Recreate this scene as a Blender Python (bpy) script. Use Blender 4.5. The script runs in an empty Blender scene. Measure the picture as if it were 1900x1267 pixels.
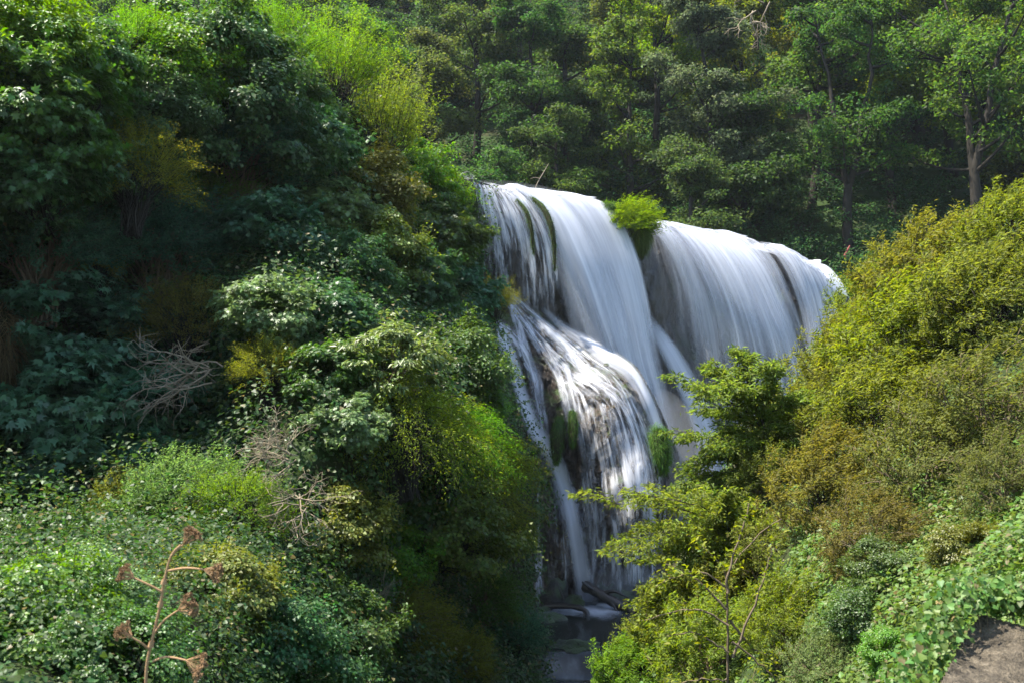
import bpy, math, random
import numpy as np

sc = bpy.context.scene
C = sc.collection
RNG = np.random.default_rng(7)
rad = math.radians

# ------------------------------------------------------------------ camera, world, sun, exposure
FPX = 1847.0                      # 35 mm lens on a 36 mm sensor, in pixels of a 1900 wide frame
PITCH = rad(5.0)
cam = bpy.data.cameras.new('camera'); cam.lens = 35.0; cam.sensor_width = 36.0
cam.clip_start = 0.1; cam.clip_end = 3000
cam.dof.use_dof = True; cam.dof.focus_distance = 44.0; cam.dof.aperture_fstop = 4.5
camo = bpy.data.objects.new('camera', cam); C.objects.link(camo)
camo.location = (0, 0, 0); camo.rotation_euler = (math.pi/2 + PITCH, 0, 0)
sc.camera = camo

SUN = np.array([-0.42, -0.06, 0.90]); SUN /= np.linalg.norm(SUN)
el = math.asin(SUN[2]); az = math.atan2(SUN[0], SUN[1])
w = bpy.data.worlds.new('World'); sc.world = w; w.use_nodes = True
nt = w.node_tree
sky = nt.nodes.new('ShaderNodeTexSky'); sky.sky_type = 'NISHITA'; sky.sun_disc = False
sky.sun_elevation = el; sky.sun_rotation = az
nt.links.new(sky.outputs[0], nt.nodes['Background'].inputs[0])
nt.nodes['Background'].inputs[1].default_value = 0.15
sl = bpy.data.lights.new('sun', 'SUN'); sl.energy = 5.0; sl.angle = rad(0.5); sl.color = (1.0, 0.94, 0.83)
so = bpy.data.objects.new('sun', sl); C.objects.link(so)
from mathutils import Vector
so.rotation_euler = Vector(SUN).to_track_quat('Z', 'Y').to_euler()
sc.view_settings.view_transform = 'Standard'
try: sc.view_settings.look = 'None'
except Exception: pass
sc.view_settings.exposure = 1.86; sc.view_settings.gamma = 1.0
sc.cycles.use_denoising = True
sc.cycles.max_bounces = 7; sc.cycles.diffuse_bounces = 3; sc.cycles.glossy_bounces = 2
sc.cycles.transmission_bounces = 4; sc.cycles.transparent_max_bounces = 24
sc.cycles.caustics_reflective = False; sc.cycles.caustics_refractive = False

# ------------------------------------------------------------------ maths helpers
FWD = np.array([0, math.cos(PITCH), math.sin(PITCH)]); UPV = np.array([0, -math.sin(PITCH), math.cos(PITCH)])
RGT = np.array([1.0, 0, 0])
def P(px, py, d):
    px = np.asarray(px, float); py = np.asarray(py, float); d = np.asarray(d, float)
    return d[..., None]*(FWD + ((px-950)/FPX)[..., None]*RGT + ((633.5-py)/FPX)[..., None]*UPV)

class TPS:
    """smooth depth through control points (x, y, depth)"""
    def __init__(s, pts, lam=1e-3):
        a = np.array(pts, float); s.c = a[:, :2]/1000; n = len(a)
        r = np.linalg.norm(s.c[:, None]-s.c[None], axis=2)
        K = s.k(r) + lam*np.eye(n); Q = np.c_[np.ones(n), s.c]
        A = np.zeros((n+3, n+3)); A[:n, :n] = K; A[:n, n:] = Q; A[n:, :n] = Q.T
        s.w = np.linalg.solve(A, np.r_[np.log(a[:, 2]), 0, 0, 0])
    @staticmethod
    def k(r): return np.where(r > 1e-9, r*r*np.log(np.maximum(r, 1e-9)), 0)
    def __call__(s, px, py):
        q = np.stack([np.asarray(px, float), np.asarray(py, float)], -1)/1000; sh = q.shape[:-1]; q = q.reshape(-1, 2)
        r = np.linalg.norm(q[:, None]-s.c[None], axis=2)
        v = s.k(r) @ s.w[:-3] + s.w[-3] + q @ s.w[-2:]
        return np.exp(v).reshape(sh)

def _h(i):
    n = (i[..., 0]*374761393 + i[..., 1]*668265263 + i[..., 2]*1274126177) & 0xffffffff
    n = ((n ^ (n >> 13))*1274126177) & 0xffffffff
    return ((n ^ (n >> 16)) & 0xffff)/65535.0
def vnoise(p):
    i = np.floor(p).astype(np.int64); f = p-i; u = f*f*(3-2*f); r = 0
    for a in (0, 1):
        for b in (0, 1):
            for c in (0, 1):
                wgt = (u[..., 0] if a else 1-u[..., 0])*(u[..., 1] if b else 1-u[..., 1])*(u[..., 2] if c else 1-u[..., 2])
                r = r + wgt*_h(i+np.array([a, b, c]))
    return r*2-1
def fbm(p, o=4, g=0.5):
    p = np.asarray(p, float); r = 0; a = 1.0
    for k in range(o): r = r + a*vnoise(p + 17.3*k); p = p*2.03; a *= g
    return r
def nrm(v): return v/np.maximum(np.linalg.norm(v, axis=-1, keepdims=True), 1e-9)
def interp(poly, x):
    a = np.array(poly, float); return np.interp(x, a[:, 0], a[:, 1])
def in_poly(px, py, poly):
    r = np.zeros(np.shape(px), bool); n = len(poly)
    for i in range(n):
        x1, y1 = poly[i]; x2, y2 = poly[(i+1) % n]
        if y1 == y2: continue
        r ^= ((y1 > py) != (y2 > py)) & (px < (x2-x1)*(py-y1)/(y2-y1)+x1)
    return r

# ------------------------------------------------------------------ mesh helpers
def mesh(name, v, faces, mat=None, tint=None, attrs=None, smooth=False, uv=None):
    """faces: list of integer arrays (n, k)"""
    v = np.asarray(v, np.float32).reshape(-1, 3)
    faces = [np.asarray(f, np.int32) for f in faces if len(f)]
    me = bpy.data.meshes.new(name)
    lo = np.concatenate([f.ravel() for f in faces]); tot = np.concatenate([np.full(len(f), f.shape[1]) for f in faces])
    st = np.r_[0, np.cumsum(tot)[:-1]]
    me.vertices.add(len(v)); me.vertices.foreach_set('co', v.ravel())
    me.loops.add(len(lo)); me.loops.foreach_set('vertex_index', lo)
    me.polygons.add(len(tot)); me.polygons.foreach_set('loop_start', st.astype(np.int32))
    me.polygons.foreach_set('loop_total', tot.astype(np.int32))
    if smooth: me.polygons.foreach_set('use_smooth', np.ones(len(tot), bool))
    if tint is not None: attrs = dict(attrs or {}, tint=tint)
    for k, a in (attrs or {}).items():
        at = me.attributes.new(k, 'FLOAT', 'POINT'); at.data.foreach_set('value', np.asarray(a, np.float32))
    if uv is not None:
        l = me.uv_layers.new(name='UVMap'); l.data.foreach_set('uv', np.asarray(uv, np.float32)[lo].ravel())
    me.update(calc_edges=True); me.validate()
    if mat: me.materials.append(mat)
    return me
def link(name, me, parent=None, loc=(0, 0, 0), rot=(0, 0, 0), scale=(1, 1, 1), color=None):
    o = bpy.data.objects.new(name, me); C.objects.link(o)
    o.location = loc; o.rotation_euler = rot; o.scale = scale
    if parent is not None: o.parent = parent
    if color is not None: o.color = (*color, 1)
    return o
def tag(o, label=None, cat=None, group=None, kind=None):
    for k, v in (('label', label), ('category', cat), ('group', group), ('kind', kind)):
        if v: o[k] = v
    return o
def grid_faces(nr, nc, keep=None):
    i = np.arange(nr*nc).reshape(nr, nc)
    f = np.stack([i[:-1, :-1], i[1:, :-1], i[1:, 1:], i[:-1, 1:]], -1)
    if keep is not None: f = f[keep]
    return f.reshape(-1, 4)
def compact(v, f):
    u, inv = np.unique(f, return_inverse=True); return v[u], inv.reshape(f.shape), u

class Soup:
    def __init__(s): s.v = []; s.f = {}; s.t = []; s.n = 0
    def add(s, v, f, t):
        s.v.append(v.reshape(-1, 3)); s.f.setdefault(f.shape[1], []).append(f+s.n); s.t.append(t); s.n += len(v.reshape(-1, 3))
    def build(s, name, mat, smooth=False):
        return mesh(name, np.concatenate(s.v), [np.concatenate(x) for x in s.f.values()], mat, np.concatenate(s.t), smooth=smooth)

LEAF = {
 'rhomb': (np.array([(0, 0, 0), (.5, .42, .10), (0, 1, -.10), (-.5, .42, .10)]), np.array([(0, 1, 2), (0, 2, 3)])),
 'ovate': (np.array([(0, 0, 0), (.38, .22, .08), (.48, .5, .09), (.25, .8, .0), (0, 1, -.14), (-.25, .8, .0), (-.48, .5, .09), (-.38, .22, .08), (0, .5, -.02)]),
           np.array([(0, 1, 8), (1, 2, 8), (2, 3, 8), (3, 4, 8), (4, 5, 8), (5, 6, 8), (6, 7, 8), (7, 0, 8)])),
 'palm': (np.array([(0, 0, 0), (.30, -.06, .0), (.55, .20, -.05), (.28, .32, .05), (.52, .72, -.08), (.15, .52, .05), (0, 1.05, -.12), (-.15, .52, .05), (-.52, .72, -.08), (-.28, .32, .05), (-.55, .20, -.05), (-.30, -.06, 0)]),
          np.array([(0, 1, 2), (0, 2, 3), (0, 3, 4), (0, 4, 5), (0, 5, 6), (0, 6, 7), (0, 7, 8), (0, 8, 9), (0, 9, 10), (0, 10, 11)])),
 'heart': (np.array([(0, .08, 0), (.32, -.06, .05), (.5, .22, .06), (.3, .65, 0), (0, 1, -.12), (-.3, .65, 0), (-.5, .22, .06), (-.32, -.06, .05)]),
           np.array([(0, 1, 2), (0, 2, 3), (0, 3, 4), (0, 4, 5), (0, 5, 6), (0, 6, 7)])),
 'blade': (np.array([(.5, 0, 0), (-.5, 0, 0), (.42, .4, .1), (-.42, .4, .1), (.25, .75, .04), (-.25, .75, .04), (0, 1, -.12)]),
           np.array([(0, 2, 1), (1, 2, 3), (2, 4, 3), (3, 4, 5), (4, 6, 5)])),
}
def leaves(soup, pos, d, n, size, width, kind, rng, tint=None):
    """pos (N,3) base, d direction, n normal, size (N,), width ratio"""
    N = len(pos); T, Fc = LEAF[kind]
    n = nrm(n); d = nrm(d - n*(d*n).sum(1, keepdims=True)); x = np.cross(d, n)
    size = np.broadcast_to(np.asarray(size, float), (N,)).reshape(N, 1, 1)
    v = pos[:, None] + size*(T[None, :, 0:1]*width*x[:, None] + T[None, :, 1:2]*d[:, None] + T[None, :, 2:3]*n[:, None])
    f = (Fc[None] + (np.arange(N)*len(T))[:, None, None]).reshape(-1, 3)
    t = rng.random(N) if tint is None else tint
    soup.add(v, f, np.repeat(t, len(T)))

def tubes(soup, lines, rng, sides=5):
    """lines: list of (points (k,3), radii (k,))"""
    a = np.linspace(0, 2*np.pi, sides, endpoint=False)
    for pts, r in lines:
        pts = np.asarray(pts, float); k = len(pts); r = np.broadcast_to(r, (k,))
        t = nrm(np.gradient(pts, axis=0)); ref = np.array([.31, .87, .4])
        x = nrm(np.cross(t, ref)); y = np.cross(t, x)
        v = pts[:, None] + r[:, None, None]*(np.cos(a)[None, :, None]*x[:, None] + np.sin(a)[None, :, None]*y[:, None])
        i = np.arange(k*sides).reshape(k, sides); j = np.roll(i, -1, axis=1)
        f = np.stack([i[:-1], j[:-1], j[1:], i[1:]], -1).reshape(-1, 4)
        soup.add(v, f, np.full(k*sides, rng.random()))
def curve(a, b, sag, k=6):
    t = np.linspace(0, 1, k)[:, None]; a = np.asarray(a, float); b = np.asarray(b, float)
    return a + (b-a)*t + np.asarray(sag, float)*4*t*(1-t)

# ------------------------------------------------------------------ materials
def N(nt, t, **k):
    n = nt.nodes.new('ShaderNode'+t)
    for a, b in k.items(): setattr(n, a, b)
    return n
def new_mat(name):
    m = bpy.data.materials.new(name); m.use_nodes = True; m.node_tree.nodes.clear()
    return m, m.node_tree, m.node_tree.nodes, m.node_tree.links
def math_n(nt, op, a, b=None, clamp=False):
    n = N(nt, 'Math', operation=op, use_clamp=clamp)
    for i, x in enumerate((a, b)):
        if x is None: continue
        if isinstance(x, (int, float)): n.inputs[i].default_value = x
        else: nt.links.new(x, n.inputs[i])
    return n.outputs[0]
def ramp(nt, fac, stops):
    r = N(nt, 'ValToRGB'); e = r.color_ramp.elements
    while len(e) < len(stops): e.new(0.5)
    for q, (p, c) in zip(e, stops): q.position = p; q.color = (*c, 1) if len(c) == 3 else c
    nt.links.new(fac, r.inputs[0]); return r.outputs[0]
def noise(nt, vec, scale, detail=4, rough=.55):
    n = N(nt, 'TexNoise'); n.inputs['Scale'].default_value = scale; n.inputs['Detail'].default_value = detail
    n.inputs['Roughness'].default_value = rough
    if vec is not None: nt.links.new(vec, n.inputs['Vector'])
    return n.outputs['Fac']

def leaf_mat(name, rough=.48, spec=.38, trans=.42, hue=.05, val=(.55, 1.35), dead=0.0):
    m, nt, n, l = new_mat(name)
    oi = N(nt, 'ObjectInfo'); at = N(nt, 'Attribute', attribute_name='tint')
    hs = N(nt, 'HueSaturation')
    l.new(math_n(nt, 'MULTIPLY_ADD', at.outputs['Fac'], hue), hs.inputs['Hue'])
    hs.inputs['Hue'].links[0].from_node.inputs[2].default_value = .5-hue/2
    wn = math_n(nt, 'FRACT', math_n(nt, 'MULTIPLY', at.outputs['Fac'], 37.7))
    mv = N(nt, 'MapRange'); l.new(wn, mv.inputs[0]); mv.inputs[3].default_value = val[0]; mv.inputs[4].default_value = val[1]
    l.new(mv.outputs[0], hs.inputs['Value']); l.new(oi.outputs['Color'], hs.inputs['Color'])
    col = hs.outputs[0]
    if dead > 0:
        mx = N(nt, 'Mix', data_type='RGBA'); l.new(math_n(nt, 'GREATER_THAN', at.outputs['Fac'], 1-dead), mx.inputs[0])
        l.new(col, mx.inputs[6]); mx.inputs[7].default_value = (.125, .105, .045, 1); col = mx.outputs[2]
    b = N(nt, 'BsdfPrincipled'); l.new(col, b.inputs['Base Color']); b.inputs['Roughness'].default_value = rough
    b.inputs['Specular IOR Level'].default_value = spec
    tr = N(nt, 'BsdfTranslucent'); g = N(nt, 'HueSaturation'); g.inputs['Hue'].default_value = .49; g.inputs['Saturation'].default_value = 1.12
    g.inputs['Value'].default_value = 1.75; l.new(col, g.inputs['Color']); l.new(g.outputs[0], tr.inputs[0])
    mix = N(nt, 'MixShader'); mix.inputs[0].default_value = trans
    l.new(b.outputs[0], mix.inputs[1]); l.new(tr.outputs[0], mix.inputs[2])
    o = N(nt, 'OutputMaterial'); l.new(mix.outputs[0], o.inputs[0]); return m

def rock_mat(name, cols, scale=1.0, moss=0.0, rough=.55, bump=.6, mosscol=(.035, .06, .012), stretch=1.0, dist=.15):
    m, nt, n, l = new_mat(name)
    tc = N(nt, 'TexCoord'); mp = N(nt, 'Mapping'); mp.inputs['Scale'].default_value = (1, 1, stretch); l.new(tc.outputs['Object'], mp.inputs[0])
    v = mp.outputs[0]
    a = noise(nt, v, 1.1*scale, 7, .62); b2 = noise(nt, v, 7*scale, 6, .65)
    f = math_n(nt, 'ADD', math_n(nt, 'MULTIPLY', a, .6), math_n(nt, 'MULTIPLY', b2, .4))
    k = len(cols); col = ramp(nt, f, [(.30+.4*i/(k-1), c) for i, c in enumerate(cols)])
    if moss > 0:
        ge = N(nt, 'NewGeometry'); sx = N(nt, 'SeparateXYZ'); l.new(ge.outputs['Normal'], sx.inputs[0])
        mm = math_n(nt, 'ADD', noise(nt, tc.outputs['Object'], .55*scale, 5, .6), math_n(nt, 'MULTIPLY', sx.outputs[2], .25))
        mr = N(nt, 'MapRange'); l.new(mm, mr.inputs[0]); mr.inputs[1].default_value = .75-moss*.4; mr.inputs[2].default_value = .95-moss*.4
        mx = N(nt, 'Mix', data_type='RGBA'); l.new(mr.outputs[0], mx.inputs[0]); l.new(col, mx.inputs[6]); mx.inputs[7].default_value = (*mosscol, 1)
        col = mx.outputs[2]
    bp = N(nt, 'Bump'); bp.inputs['Strength'].default_value = bump; bp.inputs['Distance'].default_value = dist
    l.new(math_n(nt, 'ADD', noise(nt, v, 3*scale, 8, .65), math_n(nt, 'MULTIPLY', b2, .5)), bp.inputs['Height'])
    b = N(nt, 'BsdfPrincipled'); l.new(col, b.inputs['Base Color']); b.inputs['Roughness'].default_value = rough
    b.inputs['Specular IOR Level'].default_value = .5 if rough < .7 else .15
    l.new(bp.outputs[0], b.inputs['Normal'])
    o = N(nt, 'OutputMaterial'); l.new(b.outputs[0], o.inputs[0]); return m

def silk_mat(name, fine=2.4, coarse=.7, gain=2.0, opaque=.8, cw=.70, vf=.04, vc=.10):
    """long-exposure falling water: white threads running along the flow, see-through between them"""
    m, nt, n, l = new_mat(name)
    uv = N(nt, 'UVMap'); uv.uv_map = 'UVMap'
    def st(su, sv, det):
        mp = N(nt, 'Mapping'); mp.inputs['Scale'].default_value = (su, sv, 1); l.new(uv.outputs[0], mp.inputs[0])
        return noise(nt, mp.outputs[0], 1.0, det, .6)
    c = math_n(nt, 'ADD', math_n(nt, 'MULTIPLY', st(coarse, coarse*vc, 2), .55), math_n(nt, 'MULTIPLY', st(coarse*.38, coarse*vc*.6, 1), .45)); f = st(fine, fine*vf, 3); ff = st(fine*3.5, fine*vf*.8, 2)
    s = math_n(nt, 'ADD', math_n(nt, 'MULTIPLY', c, cw), math_n(nt, 'ADD', math_n(nt, 'MULTIPLY', f, .94-cw), math_n(nt, 'MULTIPLY', ff, .06)))
    de = N(nt, 'Attribute', attribute_name='dens')
    a = math_n(nt, 'ADD', math_n(nt, 'MULTIPLY', math_n(nt, 'SUBTRACT', s, .5), gain*1.6), math_n(nt, 'MULTIPLY_ADD', de.outputs['Fac'], 1.25))
    a.node.inputs[1].links[0].from_node.inputs[2].default_value = -.12
    mr = N(nt, 'MapRange', interpolation_type='SMOOTHSTEP'); l.new(a, mr.inputs[0]); mr.inputs[1].default_value = 0.0; mr.inputs[2].default_value = 1.0
    mr.inputs[4].default_value = opaque
    alpha = math_n(nt, 'MULTIPLY', mr.outputs[0], N(nt, 'Attribute', attribute_name='edge').outputs['Fac'], True)
    wc = ramp(nt, s, [(.34, (.32, .34, .39)), (.48, (.58, .595, .645)), (.60, (.81, .815, .845))])
    df = N(nt, 'BsdfDiffuse'); l.new(wc, df.inputs[0])
    tl = N(nt, 'BsdfTranslucent'); l.new(wc, tl.inputs[0])
    mx = N(nt, 'MixShader'); mx.inputs[0].default_value = .45; l.new(df.outputs[0], mx.inputs[1]); l.new(tl.outputs[0], mx.inputs[2])
    tp = N(nt, 'BsdfTransparent'); m2 = N(nt, 'MixShader'); l.new(alpha, m2.inputs[0]); l.new(tp.outputs[0], m2.inputs[1]); l.new(mx.outputs[0], m2.inputs[2])
    o = N(nt, 'OutputMaterial'); l.new(m2.outputs[0], o.inputs[0]); return m

def plain(name, col, rough=.7, var=.25, scale=8, bump=.3):
    return rock_mat(name, [tuple(c*(1-var) for c in col), col, tuple(min(1, c*(1+var)) for c in col)], scale, 0, rough, bump, dist=.02)

M_LEAF = leaf_mat('leaf')
M_GLOSS = leaf_mat('leaf_glossy', rough=.42, spec=.42, trans=.38)
M_SOFT = leaf_mat('leaf_soft', rough=.6, spec=.25, trans=.5, hue=.045)
M_FOREST = leaf_mat('leaf_forest', rough=.6, spec=.2, trans=.52, hue=.07, val=(.45, 1.4))
M_DRY = leaf_mat('leaf_dry', rough=.7, spec=.2, trans=.42, dead=.10, hue=.02)
M_IVY = leaf_mat('leaf_ivy', rough=.5, spec=.32, trans=.38, hue=.07, dead=.05)
M_BARK = plain('bark', (.022, .019, .015), .9)
M_PALEBARK = plain('pale_bark', (.12, .09, .058), .85)
M_TWIG = plain('dry_twig', (.19, .155, .105), .85)
M_STALK = plain('dry_stalk', (.27, .165, .085), .8)
M_SOIL = rock_mat('soil', [(.012, .012, .006), (.03, .028, .012), (.05, .045, .022)], .8, .55, .95, .5, (.022, .04, .010))
M_CLIFF = rock_mat('wet_cliff', [(.010, .009, .008), (.035, .028, .022), (.09, .07, .052)], .7, .35, .38, .9, (.025, .045, .010), .45, .3)
M_TUFA = rock_mat('wet_tufa', [(.010, .008, .006), (.04, .028, .018), (.16, .11, .068)], 1.5, .32, .3, 1.0, (.04, .07, .012), .55, .35)
M_BOULDER = rock_mat('wet_boulder', [(.01, .01, .01), (.03, .027, .024), (.06, .05, .04)], 2.5, .5, .5, 1.0)
M_STONE = rock_mat('wall_stone', [(.012, .011, .010), (.08, .067, .05), (.17, .14, .10), (.36, .31, .23)], 9.0, .0, .95, 1.0, dist=.08)
M_SILK = silk_mat('falling_water')
M_THREAD = silk_mat('thread_water', fine=5.0, coarse=1.5, gain=3.6, opaque=.74, cw=.42, vf=.10, vc=.24)

# ------------------------------------------------------------------ terrain
LH = TPS([(-700, 0, 15), (-700, 500, 11), (-700, 1000, 6), (-700, 1600, 4), (-300, 0, 19), (-300, 250, 16.5), (-300, 550, 19), (0, 30, 22), (200, 80, 24), (400, 60, 29), (0, 200, 19.5), (250, 220, 23.5), (430, 210, 27.5), (600, 100, 33), (700, 200, 38), (800, 290, 42), (870, 335, 43.5),
  (0, 400, 21.5), (200, 450, 24.2), (400, 430, 27.8), (0, 560, 23), (560, 400, 28.5), (700, 420, 32), (820, 440, 39), (860, 480, 43), (890, 600, 40.5), (800, 560, 34),
  (0, 700, 22.5), (200, 700, 24), (370, 690, 24), (480, 600, 21), (600, 640, 21), (720, 640, 22.5), (880, 700, 28.5), (950, 800, 32), (600, 760, 19.5), (780, 790, 22),
  (0, 850, 20), (180, 860, 21), (0, 965, 18.2), (190, 965, 18.4), (0, 1070, 10), (200, 1070, 10.2), (400, 930, 17.5), (530, 880, 17.5), (700, 900, 21), (830, 900, 25), (960, 930, 33),
  (0, 1267, 5.5), (200, 1267, 6.4), (400, 1267, 9.5), (600, 1267, 15), (800, 1267, 21), (970, 1267, 26.5), (960, 1120, 33), (800, 1080, 26), (600, 1080, 17.5), (300, 1100, 9.5), (0, 1600, 4), (800, 1600, 14), (1000, 1600, 17),
  (1000, 400, 50), (1000, 600, 49), (1060, 800, 48), (1110, 950, 46), (1090, 1090, 43)])
RIDGE = [(-700, -40), (0, 50), (110, 80), (200, 85), (290, 105), (400, 60), (470, 80), (560, 110), (640, 180), (720, 265), (800, 305), (870, 335), (930, 380), (1100, 420)]
LEDGE = [(300, 900), (335, 880), (480, 890), (560, 900), (640, 905), (740, 945), (830, 975), (950, 1000), (1060, 975), (1130, 972), (1267, 1000), (1700, 1010)]  # py -> px
def lh_depth(px, py): 
    d = LH(px, py); p = P(px, py, d); return d*(1+.022*fbm(p*.35, 3)+.008*fbm(p*1.3, 2))
RH = TPS([(1050, 1267, 19), (1150, 1100, 21), (1200, 930, 25), (1300, 720, 26), (1280, 1267, 14.5), (1400, 1267, 12.5), (1600, 1267, 9.2), (1760, 1267, 7.2), (1900, 1267, 6.2), (2300, 1267, 4.2), (2300, 1700, 3.2), (1400, 1700, 5), (1000, 1700, 10),
  (1900, 1120, 7.4), (1700, 1120, 9), (1550, 1050, 12), (1400, 1050, 16), (1300, 900, 22.5), (1900, 950, 9.6), (1700, 950, 12), (1550, 850, 16.5), (1900, 750, 12.5), (1700, 650, 17), (1560, 600, 23), (1480, 720, 22), (1900, 520, 16), (1900, 380, 21), (1720, 440, 23), (1600, 520, 25.5), (2300, 300, 20), (2300, 800, 8), (1400, 800, 21)])
RTOP = [(1000, 1420), (1060, 1360), (1140, 1270), (1230, 1110), (1300, 940), (1400, 790), (1480, 720), (1540, 600), (1600, 530), (1700, 460), (1760, 420), (1900, 370), (2300, 250)]  # px -> py
def rh_depth(px, py):
    d = RH(px, py); p = P(px, py, d); return d*(1.05+.02*fbm(p*.5, 3)+.008*fbm(p*2, 2))

def slope_mesh(name, depth, top, px0, px1, bottom, nc, nr, mat, back=((1.5, .3), (6, -1.5), (14, -7), (22, -16)), right=None):
    px = np.linspace(px0, px1, nc); tp = interp(top, px); rows = []
    t = np.linspace(0, 1, nr)
    PX = np.broadcast_to(px, (nr, nc)); PY = tp + t[:, None]*(bottom-tp)
    p = P(PX, PY, depth(PX, PY)); r0 = p[0]
    for a, z in reversed(back): rows.append((r0 + np.array([0, a, z]))[None])
    v = np.concatenate(rows+[p]); k = len(back)
    f = grid_faces(nr+k, nc)
    if right is not None:
        PXa = np.concatenate([np.broadcast_to(px, (k, nc)), PX]); PYa = np.concatenate([np.broadcast_to(tp, (k, nc)), PY])
        ok = PXa <= interp(right, PYa)+14
        f = f[ok.ravel()[f].all(1)]
    v2, f2, _ = compact(v.reshape(-1, 3), f)
    me = mesh(name, v2, [f2[:, ::-1]], mat, smooth=True)
    return v2, f2, link(name, me)
LV, LF, o = slope_mesh('hillside', lh_depth, RIDGE, -700, 1080, 1700, 150, 150, M_SOIL, right=LEDGE)
tag(o, 'steep shaded hillside under the ivy and shrubs', 'hillside', kind='structure')
RV, RF, o = slope_mesh('bank', rh_depth, RTOP, 1000, 2300, 1700, 110, 100, M_SOIL, back=((1.0, -.3), (3, -2), (6, -6), (9, -14)))
tag(o, 'steep bank under the windblown bushes', 'bank', kind='structure')

def zb(x, y):    # the wooded valley side behind the falls
    x = np.asarray(x, float); y = np.asarray(y, float)
    s = np.clip(y-69, -20, 400)
    return 7.8 + np.where(s < 0, s*.05, s*.85) + 1.5*fbm(np.stack([x*.06, y*.06, 0*x], -1), 3)*np.clip(s/15, 0, 1) - .35*np.maximum(s-75, 0)
gx, gy = np.meshgrid(np.linspace(-150, 190, 120), np.r_[np.linspace(52, 70, 8), np.linspace(72, 260, 80)])
gv = np.stack([gx, gy, zb(gx, gy)], -1).reshape(-1, 3); gf = grid_faces(*gx.shape)
# nothing of it in front of the cliff lip
keep = ~((gv[gf].mean(1)[:, 1] < 66) & (gv[gf].mean(1)[:, 0] > -200))
o = link('hill', mesh('hill', gv, [gf[keep]], M_SOIL, smooth=True)); tag(o, 'wooded far side of the valley behind the waterfall', 'hill', kind='structure')
g = 1500.0  # the haze box reaches a metre below this floor
o = link('ground', mesh('ground', [(-g, -g, -13), (g, -g, -13), (g, g, -13), (-g, g, -13)], [np.array([[0, 1, 2, 3]])], M_SOIL)); tag(o, 'valley floor', 'ground', kind='structure')

# cliff the water falls down
LIP = [(820, 318, 43.4), (870, 327, 44), (920, 344, 44.7), (965, 356, 45.4), (1040, 369, 46.6), (1110, 383, 47.6), (1150, 392, 48), (1200, 428, 49.8), (1270, 438, 51.8), (1340, 449, 54), (1395, 458, 55.8), (1440, 470, 57.6), (1510, 506, 60.2), (1550, 536, 61.8), (1650, 590, 66), (1900, 680, 80)]
CL = TPS(LIP + [(800, 600, 45), (915, 450, 45.0), (917, 560, 45.3), (1000, 600, 45.7), (1150, 560, 46.8), (1180, 430, 47.4), (1195, 490, 47.2), (1204, 640, 47.4), (1240, 480, 50.2), (1300, 560, 50.6), (1450, 600, 53), (1400, 520, 54.6), (1530, 620, 59.6),
  (1235, 800, 47.2), (1300, 800, 48.6), (1275, 720, 47.7), (1240, 660, 48.0), (1400, 800, 50.4), (1500, 900, 53), (1600, 800, 60), (1900, 900, 78), (1050, 900, 45.5), (1050, 1250, 45), (1300, 1250, 46), (1600, 1250, 54), (1900, 1250, 76), (800, 1250, 44)])
def cl_depth(px, py):
    d = CL(px, py); p = P(px, py, d); q = p*np.array([1, 1, .45]); return d + .34*fbm(q*.9, 3) + .22*fbm(q*2.8, 4)
lp = np.array(LIP); cpx = np.linspace(820, 1900, 250); ctop = np.interp(cpx, lp[:, 0], lp[:, 1])+3
t = np.linspace(0, 1, 150)**1.25
PX = np.broadcast_to(cpx, (150, 250)); PY = ctop + t[:, None]*(1290-ctop)
cp = P(PX, PY, cl_depth(PX, PY)); r0 = P(cpx, ctop, np.interp(cpx, lp[:, 0], lp[:, 2]))
BACK = np.array([-.62, .78, 0])
rows = [(r0+BACK*20+[0, 0, -1.2])[None], (r0+BACK*6+[0, 0, -.4])[None], (r0+BACK*2+[0, 0, -.15])[None]]
o = link('cliff', mesh('cliff', np.concatenate(rows+[cp]), [grid_faces(153, 250)[:, ::-1]], M_CLIFF, smooth=True))
tag(o, 'dark wet cliff behind the falling water', 'cliff', kind='structure')

# rock buttress standing out at the foot of the cliff
BT_OUT = [(880, 560), (905, 545), (925, 533), (960, 552), (1000, 588), (1060, 634), (1130, 662), (1170, 692), (1200, 745), (1225, 800), (1246, 850), (1252, 900), (1244, 1000), (1232, 1110), (1150, 1140), (1000, 1140), (900, 1000), (860, 800)]
BT = TPS([(925, 540, 44.3), (900, 600, 42.6), (880, 800, 41), (960, 600, 43.6), (1000, 600, 43.9), (1060, 645, 43.6), (1120, 672, 43.2), (1160, 695, 42.4), (1010, 690, 41.6), (1060, 720, 41.6), (1125, 722, 40.6), (1180, 760, 40.9), (960, 720, 41.3), (1000, 800, 40.4),
  (1100, 820, 39.7), (1190, 850, 40.2), (1228, 850, 41.3), (1235, 930, 41.1), (1060, 780, 40.0), (1040, 900, 40.3), (1110, 950, 39.6), (1190, 980, 40.0), (1000, 950, 39.5), (1000, 1120, 39.6), (1060, 1100, 40.2), (1120, 1110, 40.3), (1200, 1100, 40.8), (960, 850, 40), (900, 1000, 41),
  (1050, 570, 47), (1150, 610, 47), (1230, 690, 47), (1262, 760, 47), (1290, 850, 47), (1295, 930, 47), (1290, 1080, 47), (950, 505, 47), (880, 500, 47), (1000, 530, 47)])
def bt_depth(px, py):
    d = BT(px, py); p = P(px, py, d); q = p*np.array([1, 1, .5])
    return d + .34*fbm(q*.8, 3) + .26*np.abs(fbm(q*2.4, 3)) + .10*fbm(q*6, 3)
def bt_smooth(px, py):
    d = BT(px, py); p = P(px, py, d); q = p*np.array([1, 1, .5]); return d + .34*fbm(q*.8, 2) + .03
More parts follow.
